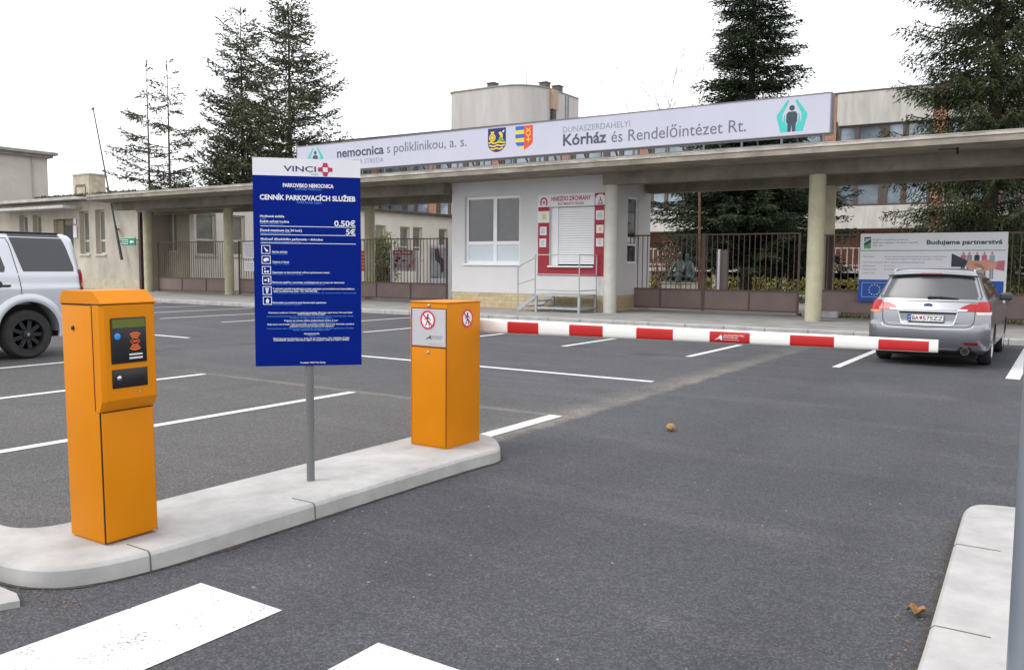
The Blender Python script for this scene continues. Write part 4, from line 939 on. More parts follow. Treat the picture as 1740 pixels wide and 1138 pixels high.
for k in range(2): m.box(-14.42 + k * .26, -14.14 + k * .26, ya + .03, yb - .08, .27 + k * .17, .30 + k * .17)
obj('stair', m, RAILM, ms)

# ================================================================== ROOF SIGN
rs = thing('hospital_roof_sign', 'long white hospital name sign with emblems standing on the canopy roof', 'sign', (-15.2, 22.9, 4.62))
sx0, sx1, sz0, sz1, sy = -25.0, -5.35, 5.01, 6.0, 22.8
m = MB(); m.box(sx0, sx1, sy, sy + .28, sz0, sz1); pn = obj('sign_panel', m, WHITES, rs)
m = MB(); al = .025
m.box(sx0 - .02, sx1 + .02, sy - .012, sy + .30, sz1 + .001, sz1 + al); m.box(sx0 - .02, sx1 + .02, sy - .012, sy + .30, sz0 - al, sz0 - .001); m.box(sx1 + .001, sx1 + .03, sy - .012, sy + .30, sz0, sz1); m.box(sx0 - .03, sx0 - .001, sy - .012, sy + .30, sz0, sz1)
obj('sign_frame', m, mat('sign_alu', (.17, .16, .18), .4, .4, .1), rs)
m = MB(); rg = random.Random(2)
for z in (4.78, 4.96): m.bar((sx0, sy + .05, z), (sx1, sy + .05, z), .045); 
m.bar((sx0, sy + .9, 4.72), (sx1, sy + .9, 4.72), .05)
for i in range(19):
    x = sx0 + .15 + i * 1.075; m.bar((x, sy + .05, 4.60), (x, sy + .05, sz0), .05); m.bar((x + .25, sy + .9, 4.62), (x + .25, sy + .3, 5.3), .045); m.box(x - .09, x + .09, sy - .02, sy + .12, 4.605, 4.63)
obj('support_frame', m, mat('frame_dark_steel', (.15, .155, .16), .5, .3, .2, 5), rs)
O = (0, sy - .004, 0)
m = MB(); put_text(m, 'nemocnica', O, FX, FZ, -22.87, -20.57, 5.47, .325, .022); obj('bold_lettering', m, mat('dark_slate_print', (.055, .065, .10), .5), pn)
m = MB(); put_text(m, 'Kórház', O, FX, FZ, -13.23, -11.74, 5.225, .335, .022); obj('bold_lettering', m, mat('dark_slate_print', (.055, .065, .10), .5), pn)
m = MB(); put_text(m, 's poliklinikou, a. s.', O, FX, FZ, -20.42, -16.92, 5.475, .325, .0); obj('light_lettering', m, GREYT, pn)
m = MB(); put_text(m, 'és Rendelőintézet Rt.', O, FX, FZ, -11.58, -7.53, 5.205, .335, .0); obj('light_lettering', m, GREYT, pn)
m = MB(); put_text(m, 'DUNAJSKÁ STREDA', O, FX, FZ, -22.87, -20.58, 5.175, .175, -.004); obj('place_name_lettering', m, GREYL, pn)
m = MB(); put_text(m, 'DUNASZERDAHELYI', O, FX, FZ, -13.24, -10.98, 5.62, .175, -.004); obj('place_name_lettering', m, GREYL, pn)
def hands(cx, z0, h, w):
    m = MB()
    H = [(.17, 0), (.72, 0), (1.0, .50), (.98, .56), (.22, 1.0), (.14, .97), (.52, .60), (.60, .56), (.56, .28), (.44, .30), (.42, .50), (.36, .50), (.30, .30), (.16, .18)]
    H = [(.22, 0), (.72, 0), (1.0, .52), (.30, 1.0), (.20, .95), (.62, .55), (.60, .30), (.54, .30), (.50, .52), (.44, .55), (.42, .30), (.26, .16)]
    for sg in (-1, 1):
        p = [(cx + sg * a * w / 2, z0 + b * h) for a, b in H]; put_poly(m, p if sg > 0 else p[::-1], O, FX, FZ, 0)
    put_poly(m, disc(cx, z0 + .735 * h, .085 * h, 18), O, FX, FZ, 1, .001)
    put_poly(m, [(cx - .12 * h, z0), (cx - .02 * h, z0), (cx, z0 + .26 * h), (cx + .02 * h, z0), (cx + .12 * h, z0), (cx + .13 * h, z0 + .25 * h), (cx + .17 * h, z0 + .30 * h), (cx + .17 * h, z0 + .54 * h), (cx + .11 * h, z0 + .62 * h), (cx - .11 * h, z0 + .62 * h), (cx - .17 * h, z0 + .54 * h), (cx - .17 * h, z0 + .30 * h), (cx - .13 * h, z0 + .25 * h)], O, FX, FZ, 1, .001)
    return obj('hands_emblem', m, [TEAL, SLATE], pn)
hands(-6.32, 5.10, .83, .80); hands(-24.01, 5.13, .80, .84)
# town crest: wheel, rearing lion on a green hill, waves
m = MB(); cx, zt, w_, h_ = -15.70, 5.955, .70, .76
def shield(cx, zt, w, h): return [(cx - w / 2, zt), (cx - w / 2, zt - h * .62)] + [(cx - w / 2 * math.cos(a), zt - h * .62 - h * .38 * math.sin(a)) for a in np.linspace(0.15, math.pi - .15, 13)] + [(cx + w / 2, zt - h * .62), (cx + w / 2, zt)]
put_poly(m, shield(cx, zt, w_, h_), O, FX, FZ, 0)
put_ring(m, -15.875, 5.66, .085, .125, O, FX, FZ, 1, .001); put_ring(m, -15.875, 5.66, .0, .04, O, FX, FZ, 1, .0015)
for k in range(8): put_line(m, (-15.875, 5.66), (-15.875 + .10 * math.cos(k * math.pi / 4), 5.66 + .10 * math.sin(k * math.pi / 4)), .022, O, FX, FZ, 1, .0012)
put_poly(m, [(-15.93, 5.79), (-15.82, 5.79), (-15.80, 5.85), (-15.95, 5.85)], O, FX, FZ, 1, .001)
put_poly(m, [(-15.68, 5.535), (-15.40, 5.535), (-15.44, 5.60), (-15.54, 5.63), (-15.64, 5.60)], O, FX, FZ, 2, .001)
put_poly(m, [(-15.62, 5.60), (-15.56, 5.70), (-15.64, 5.80), (-15.57, 5.84), (-15.50, 5.80), (-15.47, 5.72), (-15.48, 5.61), (-15.54, 5.66)], O, FX, FZ, 1, .0016)
put_poly(m, [(-15.49, 5.84), (-15.42, 5.88), (-15.40, 5.86), (-15.45, 5.80)], O, FX, FZ, 3, .0016)
for k, z in enumerate((5.495, 5.40, 5.305)):
    hw = (.33, .31, .25)[k]; n = 18; up_ = []; dn = []
    for i in range(n + 1):
        x = -hw + 2 * hw * i / n; zz = z + .016 * math.sin(i / n * 4 * math.pi + k); up_.append((cx + x, zz + .022)); dn.append((cx + x, zz - .022))
    Oq = Vector(O) + Vector((0, -.001, 0)); m.add([Oq + Vector((a, 0, b)) for a, b in up_ + dn], [(i, i + n + 1, i + n + 2, i + 1) for i in range(n)], 1)
obj('town_crest', m, [NAVY, GOLD, GREENP, PAPER], pn)
# region crest: blue and yellow bars beside a red field with a yellow staff
m = MB(); cx, zt = -14.655, 5.945; w_, h_ = .65, .75
def half(x, side):
    t_ = abs(x - cx) / (w_ / 2); return zt - h_ * (.70 + .30 * (1 - t_) ** .7)
for k in range(6):
    z1_, z0_ = zt - k * .125, zt - (k + 1) * .125; pts = []
    xs = np.linspace(cx - w_ / 2, cx, 9); low = [(x, max(z0_, half(x, -1))) for x in xs if half(x, -1) < z1_ - .004]
    if len(low) > 1: put_poly(m, low + [(low[-1][0], z1_), (low[0][0], z1_)], O, FX, FZ, k % 2)
xs = np.linspace(cx, cx + w_ / 2, 9); put_poly(m, [(x, half(x, 1)) for x in xs] + [(cx + w_ / 2, zt), (cx, zt)], O, FX, FZ, 2)
qx = cx + .16
put_ring(m, qx, 5.71, .062, .092, O, FX, FZ, 1, .001, 24); put_line(m, (qx, 5.62), (qx, 5.43), .032, O, FX, FZ, 1, .001); put_line(m, (qx - .08, 5.51), (qx + .08, 5.51), .03, O, FX, FZ, 1, .0012); put_ring(m, qx, 5.885, .06, .085, O, FX, FZ, 1, .001, 14, math.pi * 1.05, math.pi * 1.95)
obj('region_crest', m, [ROYAL, GOLD, mat('crest_red', (.60, .06, .03), .5)], pn)

# ================================================================== GATES AND FENCE
def gate(name, label, cat, x0, x1, y, z0, zt, zm, bays, group, leaf_posts=(), step=.165):
    t = thing(name, label, cat, ((x0 + x1) / 2, y, .12), 0, group)
    m = MB(); w = .05
    for a in (x0 + .025, x1 - .025): m.box(a - .03, a + .03, y - .03, y + .03, z0 - .06, zt)
    m.box(x0 + .056, x1 - .056, y - .02, y + .02, zt - .045, zt - .002); m.box(x0 + .056, x1 - .056, y - .028, y + .028, zm, zm + .05); m.box(x0 + .056, x1 - .056, y - .025, y + .025, z0, z0 + .05)
    for a in leaf_posts: m.box(a - .045, a + .045, y - .034, y + .034, z0 - .03, zt + .02)
    xs = np.linspace(x0 + .03, x1 - .03, bays + 1)
    for a in xs[1:-1]: m.box(a - .025, a + .025, y - .032, y + .02, z0 + .02, zm - .001)
    obj('frame', m, BROWN, t)
    m = MB(); m.box(x0 + .06, x1 - .06, y - .006, y + .006, z0 + .051, zm - .001); obj('lower_panel', m, mat('gate_sheet', (.195, .142, .128), .6, 0, .14, 1.3, .1, 20), t)
    m = MB(); n = int((x1 - x0) / step)
    for i in range(1, n): a = x0 + (x1 - x0) * i / n; m.box(a - .011, a + .011, y - .011, y + .011, zm + .051, zt - .046)
    obj('bars', m, BROWN, t)
    return t
GG = 'brown barred gates under the canopy'
gate('metal_gate', 'brown barred gate between the two left columns beside the beige wing', 'gate', -38.1, -32.45, 25.55, .20, 2.58, .80, 3, GG)
gate('metal_gate', 'brown barred gate behind the blue price board, with white notices', 'gate', -31.95, -25.4, 25.55, .20, 2.58, .80, 3, GG)
gate('metal_gate', 'brown barred gate immediately left of the white gatehouse', 'gate', -25.3, -19.85, 25.55, .20, 2.58, .80, 3, GG)
gt = gate('metal_gate', 'brown double gate right of the gatehouse with the bronze statue behind', 'gate', -12.60, -6.70, 25.55, .20, 2.58, .80, 4, GG, (-9.66,))
m = MB(); m.box(-6.68, -6.62, 25.45, 25.65, .119, .2); m.box(-12.66, -12.602, 25.45, 25.62, .119, .9); m.box(-12.70, -12.62, 25.42, 25.5, 1.9, 2.05); m.tube((-9.64, 25.49, 1.35), (-9.64, 25.46, 1.35), .03); obj('hinge', m, BROWND, gt)
gate('fence', 'brown barred fence behind the estate car at the right', 'fence', -6.12, 6.0, 25.6, .22, 2.52, .86, 6, None, (-3.2, -.2, 3.0), .19)
m = MB(); m.box(-6.06, -5.86, 25.9, 26.02, .3, 2.5); tag(obj('gate_post', m, BROWND), 'dark brown square steel gate post behind the front column', 'post')
m = MB(); m.box(-5.95, -5.5, 25.2, 25.75, .118, .30, bev=.02); tag(obj('concrete_block', m, KERB), 'small grey concrete block at the foot of the right fence', 'block')
# mossy strip below the fence
rng = np.random.default_rng(4)
def scatter_leaves(name, P, D, L, W, matl, parent=None, rng=rng, flat=None):
    n = len(P); D = D / np.linalg.norm(D, axis=1, keepdims=True); A = rng.normal(size=(n, 3)); S_ = np.cross(D, A); S_ /= np.linalg.norm(S_, axis=1, keepdims=True) + 1e-9
    L = np.broadcast_to(np.asarray(L, float), (n,))[:, None]; W = np.broadcast_to(np.asarray(W, float), (n,))[:, None]
    v = np.empty((n, 4, 3)); v[:, 0] = P; v[:, 1] = P + D * L * .45 - S_ * W * .5; v[:, 2] = P + D * L; v[:, 3] = P + D * L * .45 + S_ * W * .5
    me = bpy.data.meshes.new(name); me.vertices.add(4 * n); me.vertices.foreach_set('co', v.ravel()); me.loops.add(4 * n); me.loops.foreach_set('vertex_index', np.arange(4 * n)); me.polygons.add(n)
    me.polygons.foreach_set('loop_start', np.arange(0, 4 * n, 4)); me.polygons.foreach_set('loop_total', np.full(n, 4)); me.materials.append(matl); me.update(calc_edges=True)
    o = bpy.data.objects.new(name, me); lk(o, parent)
    if parent is not None: me.transform(wmat(parent).inverted())
    return o
n = 2600; P = np.c_[rng.uniform(-5.5, 6, n), rng.uniform(25.25, 25.9, n), np.full(n, .118)]; D = np.c_[rng.normal(0, .5, n), rng.normal(0, .5, n), np.ones(n)]
tag(scatter_leaves('moss', P, D, rng.uniform(.05, .16, n), .03, mat('verge_grass', (.12, .115, .03), .9, 0, .3, 3, island=.5)), 'yellowish moss and grass strip along the foot of the fence', 'moss', kind='stuff')

# ---- billboard on the fence
bb = thing('billboard', 'white and blue partnership billboard with EU flag fixed to the right fence', 'billboard', (-3.2, 25.5, .12))
m = MB(); m.box(-5.02, -1.41, 25.47, 25.50, 1.232, 2.515); wb = obj('white_panel', m, mat('billboard_white', (.72, .72, .76), .5, 0, .04), bb)
m = MB(); m.box(-5.035, -1.46, 25.468, 25.50, .615, 1.231); bl = obj('blue_panel', m, EUBLUE, bb)
m = MB(); m.box(-1.455, -1.40, 25.465, 25.50, .62, 2.2); obj('edge_strip', m, PAPER, bb)
O = (0, 25.466, 0)
m = MB(); put_text(m, 'Budujeme partnerstvá', O, FX, FZ, -3.32, -1.53, 2.205, .115, .034); obj('headline', m, DGREEN, wb)
m = MB(); put_poly(m, rect(-5.02, -1.42, 2.03, 2.05), O, FX, FZ); obj('green_rule', m, mat('rule_green', (.08, .27, .12), .5), wb)
m = MB(); put_poly(m, rect(-4.92, -4.74, 2.10, 2.42), O, FX, FZ, 0); put_poly(m, [(-4.92, 2.10), (-4.74, 2.10), (-4.74, 2.27), (-4.92, 2.17)], O, FX, FZ, 1, .001); put_poly(m, [(-4.92, 2.26), (-4.74, 2.36), (-4.74, 2.385), (-4.92, 2.29)], O, FX, FZ, 2, .001); put_ring(m, -4.86, 2.35, .018, .034, O, FX, FZ, 2, .001, 14); put_ring(m, -4.79, 2.36, .014, .028, O, FX, FZ, 2, .001, 14); obj('programme_mark', m, [mat('mark_navy', (.015, .06, .10), .5), GREENP, PAPER], wb)
m = MB()
for s, x0, x1, z, h in (('Program cezhraničnej spolupráce', -4.69, -3.78, 2.325, .035), ('Maďarská republika – Slovenská republika', -4.69, -3.53, 2.245, .035), ('2007 – 2013', -4.69, -4.42, 2.165, .035),
                        ('Názov projektu:', -4.93, -4.62, 1.86, .03), ('Rozvoj cezhraničnej zdravotníckej spolupráce v prihraničnom', -4.37, -2.80, 1.86, .03), ('„zdravotnom regióne“ medzi nemocnicami v oblasti', -4.36, -2.92, 1.79, .03),
                        ('Vedúci prijímateľ projektu:', -4.93, -4.41, 1.70, .03), ('MAN – Nemocnica s poliklinikou Dunajská Streda', -4.37, -3.35, 1.70, .03), ('Začiatok projektu:', -4.93, -4.58, 1.60, .03), ('01. 03. 2010', -4.37, -4.10, 1.60, .03), ('Koniec projektu:', -4.93, -4.55, 1.50, .03), ('28. 02. 2012', -4.37, -4.10, 1.50, .03), ('Rozpočet / ERDF:', -4.93, -4.60, 1.40, .03)):
    put_text(m, s, O, FX, FZ, x0, x1, z, h, .008)
obj('small_print', m, GREYT, wb)
# flat printed picture of a handshake with small people behind
m = MB(); L = lambda pts, mi, k: put_poly(m, pts, O, FX, FZ, mi, .001 * k)
for x, c in ((-2.42, 3), (-2.28, 0), (-2.10, 1), (-1.93, 3), (-1.75, 4)):
    L(disc(x, 1.965, .028, 12, .036), 2, 2); L([(x - .06, 1.78), (x + .06, 1.78), (x + .065, 1.89), (x + .03, 1.925), (x - .03, 1.925), (x - .065, 1.89)], c, 1)
    L(rect(x - .045, x - .005, 1.28, 1.78), 1 if c != 4 else 0, 1); L(rect(x + .005, x + .045, 1.28, 1.78), 1 if c != 4 else 0, 1)
L([(-2.70, 1.60), (-2.42, 1.60), (-2.30, 1.66), (-2.34, 1.78), (-2.62, 1.92), (-2.70, 1.96)], 1, 3)
L([(-2.36, 1.62), (-2.20, 1.50), (-2.02, 1.40), (-1.96, 1.34), (-1.92, 1.40), (-1.90, 1.50), (-1.66, 1.56), (-1.62, 1.74), (-1.86, 1.80), (-2.06, 1.76), (-2.30, 1.78)], 2, 4)
L([(-2.1, 1.70), (-1.98, 1.66), (-1.90, 1.56), (-1.96, 1.52), (-2.06, 1.60), (-2.16, 1.64)], 5, 5)
L([(-1.66, 1.54), (-1.46, 1.50), (-1.46, 1.78), (-1.62, 1.76)], 6, 5)
obj('printed_picture', m, [mat('print_grey', (.25, .27, .33), .5), mat('print_black', (.03, .035, .06), .5), SKINP, PINKP, mat('print_blue', (.30, .36, .5), .5), mat('print_tan', (.38, .17, .11), .5), PINKP], wb)
m = MB()
for r_ in (rect(-4.94, -4.26, 1.135, 1.15), rect(-4.94, -4.26, .735, .75), rect(-4.94, -4.925, .75, 1.135), rect(-4.275, -4.26, .75, 1.135)): put_poly(m, r_, O, FX, FZ)
obj('flag_border', m, mat('flag_border', (.35, .42, .62), .5), bl)
m = MB()
for k in range(12):
    a = 2 * math.pi * k / 12; c_, s_ = -4.60 + .142 * math.cos(a), .945 + .142 * math.sin(a)
    put_poly(m, [(c_ + (.027 if i % 2 == 0 else .011) * math.sin(i * math.pi / 5), s_ + (.027 if i % 2 == 0 else .011) * math.cos(i * math.pi / 5)) for i in range(10)][::-1], O, FX, FZ, 0, .001)
obj('flag_stars', m, mat('star_yellow', (.75, .62, .12), .5), bl)

# ---- notices on the second gate
NG = 'white notices hung on the gate behind the price board'
for x0, x1, z0, z1, lab in ((-31.55, -30.2, 1.79, 2.52, 'larger white printed notice on the gate left of the price board, upper one'), (-31.52, -30.3, 1.22, 1.66, 'smaller white printed notice on the gate left of the price board, lower one')):
    t = thing('notice_board', lab, 'notice', ((x0 + x1) / 2, 25.49, z0), 0, NG)
    m = MB(); m.box(x0, x1, 25.48, 25.50, z0, z1); obj('sheet', m, PAPER, t)
    m = MB()
    for k in range(int((z1 - z0) / .1) - 1): put_poly(m, rect(x0 + .12, x1 - .15 - .2 * (k % 3), z1 - .14 - k * .1, z1 - .11 - k * .1), (0, 25.477, 0), FX, FZ)
    obj('small_print', m, mat('notice_print', (.30, .33, .42), .5), t)

# ================================================================== BEHIND THE GATES
# banner stands
t = thing('banner_stand', 'white framed banner with red header behind the gate left of the gatehouse', 'banner', (-24.05, 28, .118))
m = MB(); m.box(-24.86, -24.72, 27.95, 28.05, .118, 2.2); m.box(-23.42, -23.28, 27.95, 28.05, .118, 2.16); obj('frame', m, PAPER, t)
m = MB(); m.box(-24.715, -23.43, 27.98, 28.01, 1.28, 2.18); bn_ = obj('sheet', m, mat('banner_grey', (.42, .38, .40), .5, 0, .3, 2), t)
m = MB(); m.box(-24.71, -23.66, 27.965, 27.979, 1.97, 2.17); rd = obj('red_header', m, RED, bn_)
m = MB(); O = (0, 27.963, 0); put_text(m, 'SKVELÁ PONUKA', O, FX, FZ, -24.6, -23.72, 2.03, .09, .02); obj('lettering', m, PAPER, rd)
m = MB(); O = (0, 27.976, 0); rg = random.Random(8)
for k in range(16):
    x, z = rg.uniform(-24.6, -23.5), rg.uniform(1.36, 1.86); put_poly(m, [(x + rg.uniform(.04, .15) * math.cos(a), z + rg.uniform(.03, .11) * math.sin(a)) for a in np.linspace(0, 5.4, 7)], O, FX, FZ, k % 4, .0005 * k)
obj('printed_picture', m, [DARK, RED, GREYL, SKINP], bn_)
t = thing('advert_case', 'white advertising case with a dark picture beside the gatehouse wall', 'advert', (-22.15, 28, .118))
m = MB(); m.box(-22.70, -21.65, 27.9, 28.15, .118, .98, bev=.01); m.box(-22.70, -21.65, 27.9, 28.15, 2.26, 2.38); m.box(-22.70, -22.62, 27.92, 28.13, .981, 2.259); m.box(-21.73, -21.65, 27.92, 28.13, .981, 2.259); obj('case', m, WHITEP, t)
m = MB(); m.box(-22.619, -21.731, 27.98, 28.02, .985, 2.258); pc = obj('picture', m, mat('advert_sheet', (.42, .44, .48), .4, 0, .3, 1.5), t)
m = MB(); O = (0, 27.977, 0); put_poly(m, [(-22.4, 2.2), (-22.25, 2.24), (-22.12, 2.1), (-22.1, 1.9), (-21.95, 1.8), (-21.9, 1.3), (-22.05, 1.2), (-22.15, 1.6), (-22.38, 1.75)], O, FX, FZ, 0); put_poly(m, [(-22.2, 2.2), (-22.1, 2.08), (-21.95, 1.98), (-22.0, 1.92), (-22.14, 1.95)], O, FX, FZ, 1, .001); put_poly(m, rect(-22.55, -22.2, 1.0, 1.06), O, FX, FZ, 2); obj('printed_figure', m, [mat('advert_dark', (.05, .05, .06), .5), SKINP, LBLUE], pc)
t = thing('orange_banner', 'orange red banner hanging behind the gate just right of the price board', 'banner', (-26.1, 27.6, 1.25))
m = MB(); m.box(-26.55, -25.72, 27.58, 27.60, 1.25, 2.15); sh_ = obj('sheet', m, ORANP, t); m = MB()
for k in range(5): put_poly(m, rect(-26.45, -25.8 - .06 * (k % 2), 1.38 + k * .15, 1.43 + k * .15), (0, 27.577, 0), FX, FZ)
obj('lettering', m, mat('pale_orange_print', (.75, .45, .35), .5), sh_)
m = MB(); m.tube((-26.56, 27.62, .118), (-26.56, 27.62, 2.2), .03); m.tube((-25.7, 27.62, .118), (-25.7, 27.62, 2.2), .03); obj('pole', m, RAILM, t)

# rusty flagpole, information totem
m = MB(); m.tube((-11.02, 28.8, .118), (-11.14, 28.8, 5.2), .048, .036, n=12); m.tube((-11.02, 28.8, .118), (-11.02, 28.8, .3), .09, n=12); tag(obj('pole', m, RUST, smooth=40), 'slim rusty orange pole standing behind the double gate', 'pole')
t = thing('information_totem', 'white edged dark information totem behind the double gate', 'totem', (-11.35, 32.1, .118)); 
m = MB(); m.box(-11.58, -11.45, 32.0, 32.12, .118, 2.24); obj('side_post', m, mat('totem_grey', (.40, .41, .44), .5), t); m = MB(); m.box(-11.448, -11.15, 32.04, 32.16, .5, 2.22); obj('panel', m, mat('totem_dark', (.10, .08, .08), .5), t)

# ---- statue: two seated figures leaning together
st = thing('statue', 'green bronze statue of two seated figures on a pale stone pedestal', 'statue', (-12.3, 30.3, .118))
m = MB(); m.box(-12.95, -11.75, 29.8, 30.8, .117, .93, bev=.02); m.box(-12.98, -11.72, 29.77, 30.83, .931, .97, bev=.01); obj('pedestal', m, STONEP, st, 40)
def skin(name, nodes, edges, matl, parent, sub=2):
    me = bpy.data.meshes.new(name); me.from_pydata([n_[0] for n_ in nodes], edges, []); o = bpy.data.objects.new(name, me); COL.objects.link(o)
    md = o.modifiers.new('s', 'SKIN'); lay = me.skin_vertices[0].data if me.skin_vertices else None
    if lay is None:
        bm = bmesh.new(); bm.from_mesh(me); bm.verts.layers.skin.verify(); bm.to_mesh(me); bm.free(); lay = me.skin_vertices[0].data
    for i, n_ in enumerate(nodes): r0 = n_[1]; lay[i].radius = (r0, r0) if not isinstance(r0, tuple) else r0; lay[i].use_root = i == 0
    ss = o.modifiers.new('u', 'SUBSURF'); ss.levels = sub; ss.render_levels = sub
    bpy.context.view_layer.update(); dg = bpy.context.evaluated_depsgraph_get(); m2 = bpy.data.meshes.new_from_object(o.evaluated_get(dg)); m2.materials.append(matl)
    m2.polygons.foreach_set('use_smooth', [True] * len(m2.polygons)); bpy.data.objects.remove(o)
    o = bpy.data.objects.new(name, m2); lk(o, parent); m2.transform(wmat(parent).inverted()) if parent else None
    return o
def seated(cx, cy, z, s, lean, arm, mir):
    q = lambda x, y, zz: (cx + mir * x * s * .78, cy + y * s, z + zz * s * 1.06)
    N = [(q(0, 0, .12), .15), (q(lean * .3, .02, .38), .14), (q(lean * .7, .02, .62), .155), (q(lean, -.02, .78), .06), (q(lean * 1.1, -.05, .86), .085), (q(lean * 1.15, -.06, .98), .095), (q(lean * 1.15, -.05, 1.05), .06),
         (q(-.14, -.16, .13), .11), (q(-.30, -.45, .22), .085), (q(-.42, -.30, .05), .06), (q(-.52, -.42, .035), .045),
         (q(.14, -.18, .12), .11), (q(.22, -.52, .30), .085), (q(.20, -.60, .06), .06), (q(.20, -.74, .03), .045),
         (q(lean * .7 - .22, .0, .66), .075), (q(lean * .5 - .36, -.1, .42), .06), (q(arm, -.2, .15), .048), (q(arm - .06, -.27, .08), .04),
         (q(lean * .7 + .2, -.02, .64), .07), (q(lean * .5 + .28, -.2, .42), .055), (q(.1, -.38, .38), .045)]
    E_ = [(0, 1), (1, 2), (2, 3), (3, 4), (4, 5), (5, 6), (0, 7), (7, 8), (8, 9), (9, 10), (0, 11), (11, 12), (12, 13), (13, 14), (2, 15), (15, 16), (16, 17), (17, 18), (2, 19), (19, 20), (20, 21)]
    return skin('figure', N, E_, BRONZE, st)
seated(-12.44, 30.35, .97, 1.04, .06, -.46, 1); seated(-12.08, 30.38, .97, .97, .06, -.34, -1)
m = MB(); m.box(-12.85, -11.8, 29.85, 30.75, .968, 1.03, bev=.025, seg=2); obj('plinth_base', m, BRONZE, st, 40)

# ---- left beige wing beside the canopy
lw = thing('beige_wing', 'single storey beige rendered wing left of the canopy with narrow windows', 'building', (-50, 26, .12))
def big_wall(mb, x0, x1, z0, z1, y0, y1, holes):
    a = MB(); wall_xz(a, x0, x1, z0, z1, y0, y1, holes); b = bmesh.new(); vv = [b.verts.new(v) for v in a.v]
    for f in a.f: b.faces.new([vv[i] for i in f])
    bmesh.ops.recalc_face_normals(b, faces=b.faces[:]); mb.bm(b)
hl = [(-45.55, -44.62, 2.0, 4.33), (-44.0, -43.1, 2.0, 4.36), (-51.95, -51.0, 2.0, 4.26), (-50.45, -49.5, 2.0, 4.26), (-48.2, -46.2, .12, 3.95), (-56, -55, 2, 4.26), (-58, -57, 2, 4.26)]
m = MB(); big_wall(m, -64, -39.6, .12, 4.88, 25.8, 26.15, hl); m.box(-64, -39.6, 26.151, 34, .12, 4.9); obj('wall', m, BEIGE, lw)
m = MB(); m.box(-64, -38.9, 25.0, 34.2, 4.905, 5.06); obj('roof', m, mat('roof_edge', (.42, .40, .37), .9, 0, .25, 2), lw)
m = MB(); m.box(-64, -48.25, 25.77, 25.797, .121, .66); m.box(-46.15, -39.7, 25.77, 25.797, .121, .66); obj('plinth', m, mat('plinth_beige', (.44, .39, .29), .9, 0, .2, 3), lw)
for (a, b, c, d) in hl:
    if c < 1: continue
    f = window_frame(lw, a, b, c, d, 26.05, .09, (), (2.72,), WOODF, .06); m = MB(); m.box(a + .08, b - .08, 26.08, 26.09, c + .08, d - .08); obj('glass', m, CURT, f)
    m = MB(); m.box(a - .06, b + .06, 25.72, 26.04, c - .09, c - .003); obj('sill', m, WOODF, f)
m = MB(); m.box(-48.2, -46.2, 26.1, 26.14, .12, 3.95); m.box(-48.18, -47.55, 26.0, 26.09, .12, 3.9); ent = obj('entrance', m, TILE, lw)
m = MB(); m.box(-47.45, -46.6, 26.02, 26.08, .12, 3.6); obj('door', m, mat('dark_door', (.045, .045, .045), .4), lw)
m = MB(); m.box(-53.2, -45.2, 24.7, 25.795, 4.45, 4.60); obj('awning', m, CONCL, lw)
m = MB(); m.box(-46.1, -45.75, 25.74, 25.76, 2.9, 3.55); m.box(-46.0, -45.8, 25.74, 25.76, 3.65, 3.95); tag(obj('notice_board', m, PAPER), 'small white notices on the wall beside the dark door', 'notice')
m = MB(); m.box(-58.9, -56.9, 33, 34.2, 5.06, 7.6); m.box(-58.98, -56.82, 32.95, 34.25, 7.601, 7.70); ch = obj('chimney', m, mat('chimney_block', (.40, .35, .27), .9, 0, .25, 2, .3, 20), lw)
m = MB(); m.box(-58.55, -57.35, 32.97, 32.998, 6.8, 6.95); m.box(-58.6, -58.5, 32.97, 32.998, 5.6, 6.79); m.box(-57.4, -57.3, 32.97, 32.998, 5.6, 6.79); obj('niche', m, mat('niche_dark', (.15, .12, .09), .9), ch)
# moss and weeds on the roof edge
n = 5000; px = rng.uniform(-62, -37.5, n); py = np.where(px < -39, rng.uniform(25.0, 25.4, n), rng.uniform(22, 26, n)); clump = np.array([noise.noise(Vector((a * .35, b * .3, 3))) for a, b in zip(px, py)]); keep = clump > -.12; px, py = px[keep], py[keep]; n = len(px)
extra = 3200; ex = rng.uniform(-39, -32.0, extra); ey = rng.uniform(21.8, 26, extra); kk = np.array([noise.noise(Vector((a * .5, b * .4, 9))) for a, b in zip(ex, ey)]) > .02; ex, ey = ex[kk], ey[kk]
P = np.r_[np.c_[px, py, np.where(px < -39, 5.06, 4.6)], np.c_[ex, ey, np.full(len(ex), 4.6)]]; n = len(P); D = np.c_[rng.normal(0, .7, n), rng.normal(0, .7, n), np.abs(rng.normal(.5, .4, n))]
tag(scatter_leaves('roof_weeds', P, D, rng.uniform(.06, .24, n), .05, ROOFG), 'dull green moss and weeds growing along the canopy and wing roof edge', 'weeds', kind='stuff')
